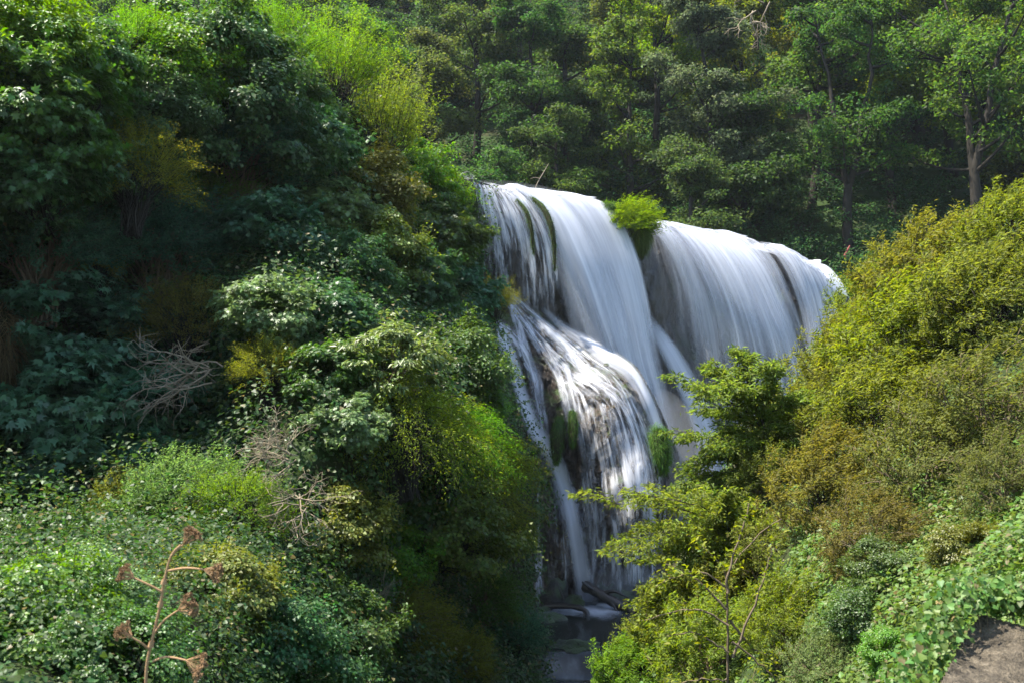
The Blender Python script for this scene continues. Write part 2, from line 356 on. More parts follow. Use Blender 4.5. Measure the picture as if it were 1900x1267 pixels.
def bt_mid(px, py):
    d = BT(px, py); p = P(px, py, d); q = p*np.array([1, 1, .5]); return d + .34*fbm(q*.8, 3) + .15*np.abs(fbm(q*2.4, 3)) + .02
PX, PY = np.meshgrid(np.linspace(850, 1300, 230), np.linspace(510, 1150, 300))
ok = in_poly(PX, PY, [(x+(14 if x > 1000 else 0), y-12 if y < 900 else y) for x, y in BT_OUT])
bv = P(PX, PY, bt_depth(PX, PY)).reshape(-1, 3); bf = grid_faces(*PX.shape); bf = bf[ok.ravel()[bf].all(1)]
v2, f2, _ = compact(bv, bf)
o = link('rock_buttress', mesh('rock_buttress', v2, [f2[:, ::-1]], M_TUFA, smooth=True))
tag(o, 'wet brown rock buttress under the lower cascade', 'rock', kind='structure')

# ------------------------------------------------------------------ water
UZ0 = np.array([0, 0, 1.0])
def cr(a, n):
    """Catmull-Rom through the rows of a, n samples"""
    a = np.asarray(a, float); k = len(a); t = np.linspace(0, k-1, n); i = np.minimum(t.astype(int), k-2); u = (t-i)
    u = u.reshape((-1,)+(1,)*(a.ndim-1)); g = lambda j: a[np.clip(j, 0, k-1)]
    p0, p1, p2, p3 = g(i-1), g(i), g(i+1), g(i+2)
    return .5*(2*p1+(p2-p0)*u+(2*p0-5*p1+4*p2-p3)*u*u+(3*p1-p0-3*p2+p3)*u**3)
def sheet(name, lines, label, dens, nu=90, nv=110, amp=.12, freq=1.2, layers=3, mat=None, crest=True, edge=.10, gap=.22, fade=(0.0, .12), depth=None, lift=.1, seed=0, group=None):
    """lines: stream lines of (px, py, depth); dens: (start, end) density per stream line"""
    V = []; Fs = []; UV = []; D = []; E = []; base = 0
    S = []
    for ln in lines:
        a = np.array(ln, float)
        if depth is not None:
            a = cr(a[:, :2], nv); p = P(a[:, 0], a[:, 1], depth(a[:, 0], a[:, 1])-lift)
        else:
            p = P(a[:, 0], a[:, 1], a[:, 2])
            if crest: p = np.concatenate([[p[0]+BACK*5+[0, 0, .05], p[0]+BACK*1.6+[0, 0, .06]], p])
            p = cr(p, nv)
        S.append(p)
    S = cr(np.stack(S), nu).transpose(1, 0, 2)                  # (nv, nu, 3)
    dd = cr(np.array(dens, float), nu)                          # (nu, 2)
    du = np.linalg.norm(np.diff(S, axis=1), axis=2).mean(0); U = np.r_[0, np.cumsum(du)]
    dv = np.linalg.norm(np.diff(S, axis=0), axis=2).mean(1); Vv = np.r_[0, np.cumsum(dv)]
    n = nrm(np.cross(np.gradient(S, axis=1), np.gradient(S, axis=0)))
    n *= np.sign((n*(-S)).sum(-1, keepdims=True))
    u01 = np.linspace(0, 1, nu)[None]; v01 = np.linspace(0, 1, nv)[:, None]
    grow = np.clip(v01*3.2, .04, 1)
    for L in range(layers):
        q = np.stack([np.broadcast_to(U[None]*freq, (nv, nu)), np.broadcast_to(Vv[:, None]*.06*freq, (nv, nu)), np.full((nv, nu), 3.7*L+seed)], -1)
        h = amp*(fbm(q, 2, .35))*grow**1.5 + gap*(L-(layers-1)*.35)*grow*(-1)
        jz = (.16*fbm(np.stack([U*1.3, 0*U+seed, 0*U], -1), 3)*(crest and depth is None))[None, :, None]*np.clip(1-v01*4, 0, 1)[..., None]*UZ0
        V.append((S + n*h[..., None] + jz).reshape(-1, 3)); Fs.append(grid_faces(nv, nu)+base); base += nv*nu
        UV.append(np.stack([np.broadcast_to(U[None]+9.3*L+seed*3.1, (nv, nu)), np.broadcast_to(Vv[:, None]+5*L, (nv, nu))], -1).reshape(-1, 2))
        D.append((dd[None, :, 0]*(1-v01)+dd[None, :, 1]*v01).ravel())
        e = np.clip(np.minimum(u01, 1-u01)/edge, 0, 1) if edge > 0 else np.ones_like(u01)
        e = e*e*(3-2*e); ev = np.ones_like(v01)
        if fade[0] > 0: ev = ev*np.clip(v01/fade[0], 0, 1)
        if fade[1] > 0: ev = ev*np.clip((1-v01)/fade[1], 0, 1)
        E.append((e*ev).ravel())
    me = mesh(name, np.concatenate(V), [np.concatenate(Fs)], mat or M_SILK, attrs={'dens': np.concatenate(D), 'edge': np.concatenate(E)}, uv=np.concatenate(UV), smooth=True)
    o = link(name, me); tag(o, label, 'waterfall', group); return o
def ribbon(name, pts, label, dens=(.6, .6), depth=None, group=None, **k):
    """pts: (px, py, half width[, depth])"""
    a = np.array(pts, float); L = []
    t = np.gradient(a[:, :2], axis=0); t /= np.linalg.norm(t, axis=1, keepdims=True); nn = np.stack([-t[:, 1], t[:, 0]], 1)
    for s in (1, .33, -.33, -1):
        q = a[:, :2] + nn*a[:, 2:3]*s
        L.append(np.c_[q, a[:, 3]] if a.shape[1] > 3 else np.c_[q, a[:, 2]*0])
    if L[0][:, 0].mean() > L[-1][:, 0].mean(): L = L[::-1]
    k.setdefault('edge', .42); k.setdefault('nu', 26); k.setdefault('layers', 3)
    return sheet(name, L, label, [dens]*4, depth=depth, crest=False, group=group, **k)

sheet('waterfall', [[(866, 325, 43.6), (876, 352, 43.6), (886, 410, 43.6), (894, 480, 43.6), (898, 540, 43.6)],
  [(884, 340, 44.2), (893, 372, 43.9), (902, 430, 43.8), (908, 490, 43.8), (911, 545, 43.8)],
  [(905, 346, 44.4), (927, 385, 44.0), (941, 440, 43.9), (949, 510, 43.9), (953, 570, 43.9)],
  [(938, 353, 44.8), (968, 390, 44.3), (988, 450, 44.1), (996, 520, 44.1), (999, 600, 44.1)],
  [(975, 360, 45.3), (1010, 403, 44.8), (1036, 470, 44.5), (1046, 540, 44.4), (1052, 640, 44.4)]],
  'thin thready veil of water at the waterfall lip beside the hanging moss', [(.35, .0), (.42, .06), (.62, .12), (.72, .16), (.66, .12)], nu=120, amp=.10, freq=2.2, layers=3, mat=M_THREAD, gap=.12, fade=(0, .25))
sheet('waterfall', [[(950, 350, 45.2), (998, 394, 44.9), (1024, 450, 44.8), (1040, 530, 44.8), (1060, 620, 44.7), (1095, 710, 44.6), (1140, 810, 44.5), (1175, 910, 44.3), (1195, 1080, 44.1)],
  [(968, 352, 45.3), (1020, 392, 44.9), (1052, 450, 44.6), (1082, 525, 44.4), (1114, 620, 44.2), (1150, 720, 44.1), (1186, 820, 44), (1214, 915, 43.8), (1230, 1080, 43.6)],
  [(1000, 357, 45.8), (1050, 398, 45.3), (1088, 470, 44.9), (1120, 560, 44.7), (1152, 660, 44.5), (1190, 770, 44.3), (1222, 880, 44.1), (1245, 1080, 43.8)],
  [(1052, 366, 46.4), (1095, 400, 45.9), (1130, 470, 45.5), (1158, 560, 45.2), (1184, 670, 44.9), (1218, 790, 44.6), (1250, 910, 44.3), (1268, 1080, 44)],
  [(1112, 376, 47.2), (1152, 408, 46.7), (1182, 470, 46.2), (1203, 550, 45.8), (1221, 645, 45.4), (1254, 765, 45), (1284, 885, 44.6), (1300, 1080, 44.2)]],
  'broad white torrent arching down between the thready veil and the bushy lip tuft', [(.7, -.25), (.9, -.05), (1.05, .12), (1.05, .10), (.8, -.1)], nu=110, nv=140, amp=.16, freq=.85, layers=5, gap=.13, seed=2, edge=.07)
sheet('waterfall', [[(1200, 424, 49.2), (1203, 470, 48.8), (1209, 540, 48.7), (1215, 620, 48.6), (1220, 720, 48.6)],
  [(1216, 420, 49.4), (1250, 460, 48.9), (1280, 540, 48.6), (1296, 640, 48.4), (1306, 760, 48.3), (1312, 930, 48.2)],
  [(1270, 429, 51), (1318, 475, 50.2), (1360, 560, 49.6), (1386, 660, 49.3), (1398, 780, 49.2), (1405, 930, 49.0)],
  [(1340, 441, 53.2), (1392, 486, 52.2), (1434, 570, 51.4), (1466, 660, 51), (1486, 780, 50.8), (1498, 930, 50.6)],
  [(1395, 450, 55), (1436, 492, 54.1), (1466, 560, 53.3), (1492, 645, 52.8), (1514, 760, 52.6), (1528, 930, 52.4)]],
  'widest smooth curtain of falling water to the side of the bushy lip tuft', [(.25, -.25), (.75, -.12), (.92, .0), (.95, .08), (.75, .0)], nu=150, nv=120, amp=.16, freq=.7, layers=5, gap=.16, seed=5, edge=.05)
sheet('waterfall', [[(1418, 456, 56.2), (1452, 486, 55.5), (1482, 555, 54.8), (1503, 650, 54.4), (1515, 780, 54.3)],
  [(1455, 468, 57.4), (1488, 505, 56.7), (1512, 570, 56.2), (1527, 650, 56), (1540, 760, 55.8)],
  [(1500, 494, 59), (1524, 528, 58.5), (1541, 585, 58.2), (1552, 660, 58), (1560, 760, 57.8)],
  [(1538, 522, 60.6), (1554, 550, 60.1), (1566, 600, 59.6), (1575, 670, 59.4), (1580, 760, 59.2)]],
  'streaky farthest white fall disappearing behind the windblown bush', [(.55, .3), (.75, .3), (.75, .3), (.7, .3)], nu=110, amp=.14, freq=1.1, layers=4, gap=.14, seed=8, edge=.05)
sheet('waterfall', [[(1466, 490, 64.6), (1494, 504, 63.8), (1522, 532, 62.8), (1540, 590, 62.2)],
  [(1490, 486, 65.2), (1522, 503, 64.4), (1548, 536, 63.6), (1560, 600, 63)],
  [(1528, 492, 66), (1552, 512, 65), (1572, 545, 64.2), (1584, 600, 63.6)]],
  'small bluish slide of water behind the farthest fall below green herbs', [(1.0, .7), (.9, .7), (.9, .6)], nu=60, nv=60, amp=.2, layers=2, seed=11)
ribbon('waterfall', [(1196, 588, 12, 47.6), (1222, 622, 16, 46.9), (1252, 670, 20, 46.5), (1284, 732, 24, 46.3), (1308, 795, 27, 46.2), (1330, 880, 30, 46.1), (1340, 1000, 30, 46)],
  'short side jet springing off a ledge between the two big falls', (.75, .55), nu=50, nv=80, amp=.14, seed=14, fade=(.25, .3))

LOWER = 'streams running down the rock buttress'
sheet('cascade', [[(920, 543), (975, 622), (1020, 690), (1066, 742), (1085, 840), (1092, 940), (1098, 1085)],
  [(932, 538), (995, 612), (1052, 676), (1100, 722), (1122, 810), (1140, 930), (1146, 1085)],
  [(945, 542), (1020, 606), (1085, 664), (1140, 712), (1172, 790), (1196, 890), (1200, 1085)],
  [(955, 547), (1030, 610), (1100, 660), (1160, 705), (1205, 790), (1234, 890), (1240, 1085)]],
  'white fan of water spreading over the sunlit rock buttress', [(.14, -.04), (.36, .06), (.42, .16), (.34, .14)], nu=110, nv=150, amp=.10, freq=1.8, layers=3, mat=M_THREAD, depth=bt_mid, lift=.10, gap=.07, seed=3, crest=False)
ribbon('cascade', [(900, 596, 13), (932, 632, 16), (954, 684, 14), (968, 735, 14), (992, 795, 17), (1027, 850, 19), (1051, 915, 20), (1068, 990, 19), (1080, 1060, 19), (1089, 1128, 25)],
  'bright single strand running down past the shrubs to the driftwood', (.85, .8), depth=bt_smooth, lift=.26, nu=34, nv=150, amp=.07, freq=2.5, seed=21, fade=(.03, .04))
ribbon('cascade', [(908, 592, 9), (948, 618, 11), (984, 678, 13), (998, 735, 12), (1008, 800, 13), (1012, 872, 10)], 'thin stream beside the dark rib of the rock buttress', (.5, .35), depth=bt_smooth, lift=.2, nu=26, nv=110, amp=.06, mat=M_THREAD, seed=24, fade=(.03, .2))
ribbon('cascade', [(1005, 570, 6), (1050, 612, 12), (1080, 632, 15), (1120, 660, 18), (1165, 688, 16), (1196, 738, 15), (1218, 795, 14), (1236, 850, 9)], 'foamy stream along the outer edge of the rock buttress', (.6, .5), depth=bt_smooth, lift=.2, nu=30, nv=110, amp=.08, seed=27, fade=(.28, .15))
ribbon('cascade', [(1060, 690, 16), (1105, 716, 26), (1140, 745, 34), (1165, 800, 42), (1182, 880, 46), (1190, 960, 42), (1192, 1050, 36)], 'rounded white spout where the cascade drops off the rock shoulder', (.36, .26), depth=bt_smooth, lift=.22, nu=60, nv=120, mat=M_THREAD, amp=.08, freq=1.6, seed=30, fade=(.08, .25))
ribbon('cascade', [(1048, 672, 8), (1068, 742, 9), (1082, 800, 13), (1092, 880, 15), (1100, 960, 15), (1106, 1070, 14)], 'pinkish thready stream down the middle of the rock buttress', (.5, .3), depth=bt_smooth, lift=.22, nu=30, nv=110, amp=.06, mat=M_THREAD, seed=33, fade=(.05, .2))
ribbon('cascade', [(946, 556, 5), (960, 600, 7), (972, 650, 8), (992, 700, 8), (1003, 745, 9)], 'thin bright thread crossing the upper dark rock of the buttress', (.6, .5), depth=bt_smooth, lift=.2, nu=20, nv=70, amp=.04, mat=M_THREAD, seed=50, fade=(.1, .2))
ribbon('cascade', [(975, 596, 7), (1018, 660, 9), (1044, 712, 11), (1056, 770, 12), (1060, 830, 10)], 'thread of water sliding from the ridge of the buttress to the dark rib', (.6, .4), depth=bt_smooth, lift=.2, nu=22, nv=90, amp=.05, mat=M_THREAD, seed=53, fade=(.1, .3))
ribbon('cascade', [(985, 585, 8), (1040, 640, 12), (1086, 690, 14), (1122, 716, 16)], 'foamy water running along the ridge into the rounded white spout', (.5, .35), depth=bt_smooth, lift=.22, nu=26, nv=80, amp=.06, seed=56, fade=(.2, .15))
ribbon('cascade', [(998, 905, 5), (999, 980, 6), (1000, 1060, 6), (1000, 1126, 8)], 'thin straight trickle beside the dark overhang', (.55, .5), depth=bt_smooth, lift=.25, nu=16, nv=60, amp=.03, mat=M_THREAD, seed=36, fade=(.2, .05))
ribbon('cascade', [(1030, 900, 22), (1036, 980, 26), (1040, 1050, 28), (1040, 1115, 28)], 'faint threads of water dripping between the trickle and the bright strand', (.16, .14), depth=bt_smooth, lift=.2, nu=50, nv=60, amp=.05, freq=3, mat=M_THREAD, seed=39, fade=(.3, .1))
ribbon('cascade', [(1140, 905, 70), (1150, 1000, 72), (1152, 1100, 74)], 'grey veil of drops falling at the foot of the rock buttress', (.2, .26), depth=bt_smooth, lift=.3, nu=80, nv=60, amp=.1, freq=2, mat=M_THREAD, seed=42, fade=(.35, .1), edge=.2)

# river above the lip, pool and stream below
rv = []
for x, y, d in LIP[:-2]:
    p = P(x, y+4, d); rv.append([p+BACK*1.0+[0, 0, -.1], p+BACK*8+[0, 0, -.05], p+BACK*20])
def water_mat(name, deep, foam_lo, foam_hi, scale):
    m, nt, n, l = new_mat(name)
    tc = N(nt, 'TexCoord'); mp = N(nt, 'Mapping'); mp.inputs['Scale'].default_value = (1, .28, 1); mp.inputs['Rotation'].default_value = (0, 0, rad(-12)); l.new(tc.outputs['Object'], mp.inputs[0])
    f = noise(nt, mp.outputs[0], scale, 4, .55); at = N(nt, 'Attribute', attribute_name='foam')
    s = math_n(nt, 'ADD', f, math_n(nt, 'MULTIPLY', at.outputs['Fac'], .6))
    mr = N(nt, 'MapRange', interpolation_type='SMOOTHSTEP'); l.new(s, mr.inputs[0]); mr.inputs[1].default_value = foam_lo; mr.inputs[2].default_value = foam_hi
    mr.inputs[4].default_value = .6
    b = N(nt, 'BsdfPrincipled'); b.inputs['Base Color'].default_value = (*deep, 1); b.inputs['Roughness'].default_value = .16; b.inputs['Specular IOR Level'].default_value = .16
    bp = N(nt, 'Bump'); bp.inputs['Strength'].default_value = .15; bp.inputs['Distance'].default_value = .1; l.new(noise(nt, mp.outputs[0], 2.5, 3), bp.inputs['Height']); l.new(bp.outputs[0], b.inputs['Normal'])
    df = N(nt, 'BsdfDiffuse'); df.inputs[0].default_value = (.72, .76, .82, 1)
    mx = N(nt, 'MixShader'); l.new(mr.outputs[0], mx.inputs[0]); l.new(b.outputs[0], mx.inputs[1]); l.new(df.outputs[0], mx.inputs[2])
    o = N(nt, 'OutputMaterial'); l.new(mx.outputs[0], o.inputs[0]); return m
M_POOL = water_mat('stream_water', (.012, .014, .011), .7, 1.5, .9)
rv = np.array(rv); o = link('river', mesh('river', rv.reshape(-1, 3), [grid_faces(len(rv), 3)], M_POOL, attrs={'foam': np.full(len(rv)*3, .6)}, smooth=True))
tag(o, 'river flowing to the lip of the falls', 'river', kind='structure')
PZ = -6.9
xs, ys = np.meshgrid(np.linspace(-7, 16, 70), np.linspace(16, 47, 120))
step = np.clip((32.2-ys)/1.3, 0, 1); step = step*step*(3-2*step)
zs = PZ - .75*step - .9*np.clip((25-ys)/5, 0, 1) + .05*fbm(np.stack([xs*.7, ys*.4, 0*xs], -1), 3)
px_ = 950+FPX*xs/ys
foam = np.exp(-((xs-3.0)**2/3.0+(ys-38.3)**2/2.5)) + .9*np.exp(-((xs-4.8)**2/3+(ys-40.5)**2/2)) + -.1*np.exp(-((ys-34)**2/4)) + .35*np.exp(-((ys-31.4)**2/1.0)) + .15*np.exp(-((ys-29)**2/3)) + .5*np.exp(-((xs-1.1)**2/.6+(ys-38.5)**2/1))
o = link('stream', mesh('stream', np.stack([xs, ys, zs], -1).reshape(-1, 3), [grid_faces(*xs.shape)], M_POOL, attrs={'foam': foam.ravel()}, smooth=True))
tag(o, 'dark pool and stream below the cascade', 'stream', kind='structure')

# ------------------------------------------------------------------ boulders and driftwood in the pool
def boulder(label, px, py, d, r, seed, group='boulders in the pool'):
    u, vv = np.meshgrid(np.linspace(0, 2*np.pi, 33)[:-1], np.linspace(0.02, np.pi-.02, 20))
    q = np.stack([np.sin(vv)*np.cos(u), np.sin(vv)*np.sin(u), np.cos(vv)], -1)
    q = q*(1+.28*fbm(q*1.6+seed*5, 3)+.06*fbm(q*6+seed, 2))[..., None]*np.array(r)
    i = np.arange(32*20).reshape(20, 32); j = np.roll(i, -1, 1)
    f = np.stack([i[:-1], i[1:], j[1:], j[:-1]], -1).reshape(-1, 4)
    o = link('boulder', mesh('boulder', q.reshape(-1, 3), [f, ], M_BOULDER, smooth=True), loc=tuple(P(px, py, d)))
    tag(o, label, 'boulder', group)
boulder('tall dark boulder between the thin trickle and the bright strand', 1030, 1106, 39.0, (.55, .5, .75), 1)
boulder('low wet rock under the foot of the bright strand', 1062, 1122, 39.2, (.5, .5, .42), 2)
boulder('round wet stone half hidden by the veil behind the driftwood', 1115, 1090, 40.3, (.5, .45, .35), 3)
boulder('round dark stone at the pool edge beside the yellow leaves', 1195, 1098, 39.6, (.42, .4, .4), 4)
boulder('mossy brown rock on the near bank of the pool', 1018, 1160, 36.0, (.65, .6, .42), 5)
boulder('flat mossy rock splitting the stream', 1062, 1208, 31.8, (1.0, .55, .35), 6)
boulder('dark stone in the pool under the curved log', 1003, 1140, 37.8, (.4, .4, .3), 7)
boulder('broad stone ledge behind the tangled driftwood', 1150, 1108, 39.8, (.9, .5, .3), 8)
def log(label, pts, r, name='driftwood', extra=()):
    s = Soup(); L = []
    p = np.array([P(*q) for q in pts]); p = cr(p, 14); L.append((p, np.linspace(r, r*.6, 14)*(1+.12*RNG.standard_normal(14))))
    for e in extra:
        q = cr(np.array([P(*z) for z in e]), 8); L.append((q, np.linspace(r*.35, r*.12, 8)))
    tubes(s, L, RNG, 8); o = link(name, s.build(name, M_DRIFT, True)); tag(o, label, 'driftwood', 'driftwood in the pool')
M_DRIFT = plain('wet_wood', (.012, .010, .008), .45, .5, 5, .8)
log('curved log dipping into the pool below the bright strand', [(1012, 1124, 38), (1045, 1123, 37.6), (1072, 1126, 37.2), (1088, 1134, 36.9), (1092, 1146, 36.7)], .13, extra=([(1082, 1130, 37), (1084, 1140, 36.8), (1080, 1148, 36.7)],))
log('thick dark log lying across the pool with broken branches', [(1085, 1086, 39), (1115, 1102, 38.5), (1150, 1122, 38), (1180, 1138, 37.5)], .26,
    extra=([(1100, 1098, 38.6), (1088, 1084, 38.6), (1080, 1079, 38.6)], [(1120, 1100, 38.4), (1140, 1096, 38.2), (1165, 1108, 38)], [(1130, 1112, 38.2), (1140, 1125, 37.9), (1148, 1140, 37.6)]))
log('thin pale stick leaning on the tall dark boulder', [(1046, 1112, 38.4), (1040, 1097, 38.4), (1034, 1080, 38.5)], .045)
log('sharp broken branch sticking up beside the bright strand', [(1108, 1098, 38.6), (1092, 1088, 38.5), (1081, 1080, 38.4)], .06)

# ------------------------------------------------------------------ foliage builders
UZ = np.array([0, 0, 1.0])
def rdir(rng, n, zmin=-1.0):
    z = rng.uniform(zmin, 1, n); a = rng.uniform(0, 2*np.pi, n); r = np.sqrt(np.maximum(0, 1-z*z))
    return np.stack([r*np.cos(a), r*np.sin(a), z], 1)
def limbs_to(rng, base, tips, r0, n, sag=.2):
    L = []
    for k in rng.permutation(len(tips))[:n]:
        t = tips[k]; b = base + rng.normal(0, .06, 3)*np.linalg.norm(t-base)*np.array([1, 1, .3])
        s = np.array([0, 0, -.1]) + (t-b)*np.array([-.14, -.14, .16]) + rng.normal(0, .05, 3)
        c = curve(b, t, s, 8); c[1:-1] += rng.normal(0, .02*np.linalg.norm(t-b), (6, 3))
        L.append((c, np.linspace(r0*rng.uniform(.5, 1), r0*.12, 8)))
    return L
def clump_bush(seed, R=1.5, nc=70, nl=150, size=.09, width=.8, kind='rhomb', cr_=.34, mat=None, flat=.6, droop=.3, zc=.85, wood=None, lump=.45, nbr=30, up=.8, br=.03):
    """leaf clumps on the lumpy shell of a crown of radius R, its foot at the origin"""
    rng = np.random.default_rng(seed); d = rdir(rng, nc, -.85)
    rr = R*(1+lump*fbm(d*1.7+seed*3.1, 3))*rng.uniform(.62, 1.0, nc)**.6
    c = d*rr[:, None]*np.array([1, 1, .82]) + [0, 0, zc*R]
    ctr = np.array([0, 0, zc*R*.75]); s = Soup(); crs = cr_*R*rng.uniform(.6, 1.35, nc)
    k = rng.integers(0, nc, nc*nl); off = rng.standard_normal((nc*nl, 3))
    off = nrm(off)*(rng.random((nc*nl, 1))**.45)*np.array([1, 1, flat]); off[:, 2] = np.abs(off[:, 2])*np.where(rng.random(nc*nl) < .75, 1, -1)
    p = c[k] + off*crs[k][:, None]
    out = nrm(p-ctr); n = up*UZ + .55*out + .5*off + .45*rng.standard_normal((nc*nl, 3))
    dr = out*.7 + off*.7 + rng.standard_normal((nc*nl, 3))*.55 - UZ*droop
    leaves(s, p, dr, n, size*rng.uniform(.6, 1.3, nc*nl), width, kind, rng, np.clip(rng.random(nc*nl)*.75 + rng.random(nc)[k]*.25, 0, 1))
    m = int(nc*.9); kk = rng.integers(0, nc, m); gd = nrm(nrm(c[kk]-ctr) + .5*UZ + .45*rng.standard_normal((m, 3))); gl = R*rng.uniform(.25, .62, m); nj = max(10, int(nl*.16))
    t = np.tile(np.linspace(.15, 1, nj), m); k = np.repeat(np.arange(m), nj); p = c[kk][k] + gd[k]*(t*gl[k])[:, None] - UZ*(.22*(t**2)*gl[k])[:, None] + rng.normal(0, .05*R, (m*nj, 3))
    leaves(s, p, gd[k]+.8*rng.standard_normal((m*nj, 3))-UZ*droop, up*UZ+.6*rng.standard_normal((m*nj, 3)), size*rng.uniform(.5, 1.15, m*nj), width, kind, rng, np.clip(rng.random(m*nj)*.7+.3*rng.random(m)[k], 0, 1))
    fol = s.build('foliage', mat or M_LEAF)
    b = Soup(); tubes(b, limbs_to(rng, np.array([0, .75*R, 0]), c, br*R*.7, nbr), rng)
    tubes(b, [(curve(c[kk[i]], c[kk[i]]+gd[i]*gl[i]*.9, (0, 0, .02*R), 4), np.array([.008, .006, .005, .003])*R) for i in range(0, m, 2)], rng, 3)
    return fol, b.build('branches', wood or M_BARK, True)
def shoot_bush(seed, R=1.3, ns=240, nl=26, length=.75, size=.10, width=.28, kind='rhomb', wind=(0, 0, 0), grav=.25, mat=None, zc=.8, wood=None, inner=.75, zmin=-.5, upw=.35, spread=.7, nbr=90, squash=.85):
    """leafy shoots growing out of a crown; wind bends every shoot the same way"""
    rng = np.random.default_rng(seed); d = rdir(rng, ns, zmin); wind = np.array(wind, float)
    rr = R*inner*(1+.5*fbm(d*2.6+seed*2.3, 3))*rng.uniform(.55, 1, ns)**.5
    a = d*rr[:, None]*np.array([1, 1, squash]) + [0, 0, zc*R]
    g = nrm(d + upw*UZ + wind*rng.uniform(.5, 1.2, (ns, 1)) + .35*rng.standard_normal((ns, 3)))
    Ln = length*R*rng.uniform(.5, 1.15, ns)
    t = np.tile(np.linspace(.08, 1, nl), ns); k = np.repeat(np.arange(ns), nl)
    p = a[k] + g[k]*(t*Ln[k])[:, None] + (wind*.35 - UZ*grav)*((t**2)*Ln[k])[:, None] + rng.normal(0, .035*R, (ns*nl, 3))
    tang = nrm(g[k] + 2*(wind*.35-UZ*grav)*t[:, None]); side = rng.standard_normal((ns*nl, 3)); side -= tang*(side*tang).sum(1, keepdims=True)
    dr = tang + spread*nrm(side) + wind*.5; n = UZ*.8 + .7*rng.standard_normal((ns*nl, 3)) + .3*nrm(a[k]-[0, 0, zc*R])
    s = Soup(); leaves(s, p, dr, n, size*rng.uniform(.6, 1.25, ns*nl)*(1.1-.45*t), width, kind, rng, np.clip(rng.random(ns*nl)*.7+.3*rng.random(ns)[k], 0, 1))
    fol = s.build('foliage', mat or M_SOFT); b = Soup()
    L = [(np.stack([a[i]+g[i]*x*Ln[i]+(wind*.35-UZ*grav)*x*x*Ln[i] for x in (0, .3, .6, .9)]), np.array([.006, .005, .004, .002])*R) for i in range(0, ns, 2)]
    tubes(b, L, rng, 3); tubes(b, limbs_to(rng, np.array([0, 0, -.3*R]), a, .026*R, nbr), rng)
    return fol, b.build('branches', wood or M_BARK, True)
def twig_bush(seed, R=1.0, wood=None, heads=24, depth=3, dirbias=(0, 0, .3), zc=.6, spread=1.0):
    """bare dead twigs"""
    rng = np.random.default_rng(seed); L = []
    def grow(p, d, ln, r, lev):
        k = 6; pts = [p]; 
        for i in range(k):
            d = nrm(d + rng.normal(0, .2, 3)); pts.append(pts[-1]+d*ln/k)
        L.append((np.array(pts), np.linspace(r, r*.5, k+1)))
        if lev < depth:
            for j in range(rng.integers(3, 6)):
                i = rng.integers(2, k+1); grow(pts[i], nrm(d+rng.normal(0, .62, 3)), ln*rng.uniform(.5, .75), r*.55, lev+1)
    for i in range(heads):
        grow(np.zeros(3)+rng.normal(0, .10*R, 3), nrm(np.array(dirbias)+rng.normal(0, spread*.6, 3)), R*rng.uniform(.5, .8), .016*R, 1)
    b = Soup(); tubes(b, L, rng, 4); return b.build('twigs', wood or M_TWIG)
def blade_tuft(seed, R=(1, 1, 1), n=4000, ln=.5, width=.035, wind=(0, 0, 0), fall=1.0, mat=None, zmin=-.8, upw=.3, lump=.25):
    """blades growing from an ellipsoid mound and bending over"""
    rng = np.random.default_rng(seed); d = rdir(rng, n, zmin); R = np.array(R)
    p = d*R*rng.uniform(.72, 1, (n, 1))*(1+lump*fbm(d*2.2+seed, 2))[:, None]; dr = nrm(d + upw*UZ - fall*.5*UZ*(1-d[:, 2:3]) + np.array(wind) + .3*rng.standard_normal((n, 3)))
    nn = nrm(d + .5*UZ + .3*rng.standard_normal((n, 3))); s = Soup()
    leaves(s, p, dr, nn, ln*rng.uniform(.5, 1.2, n), width, 'blade', rng); return s.build('blades', mat or M_SOFT)

def plant(name, label, cat, fol, br, loc, scale=1.0, rz=0.0, color=(.05, .09, .02), group=None, parts=('foliage', 'branches'), tilt=(0, 0), sq=1.0):
    e = bpy.data.objects.new(name, None); C.objects.link(e); e.empty_display_size = .2
    e.location = tuple(loc); e.rotation_euler = (tilt[0], tilt[1], rz); e.scale = (scale, scale, scale*sq)
    tag(e, label, cat, group)
    if fol is not None: link(parts[0], fol, e, color=color)
    if br is not None: link(parts[1], br, e)
    return e

# colours (real leaf reflectances)
YEL = (.135, .17, .02); LIME = (.095, .19, .014); MID = (.055, .105, .018); DEEP = (.046, .10, .028); BLUE = (.046, .112, .052); OLIVE = (.112, .128, .02); PALE = (.11, .16, .05); BROWN = (.10, .102, .022)

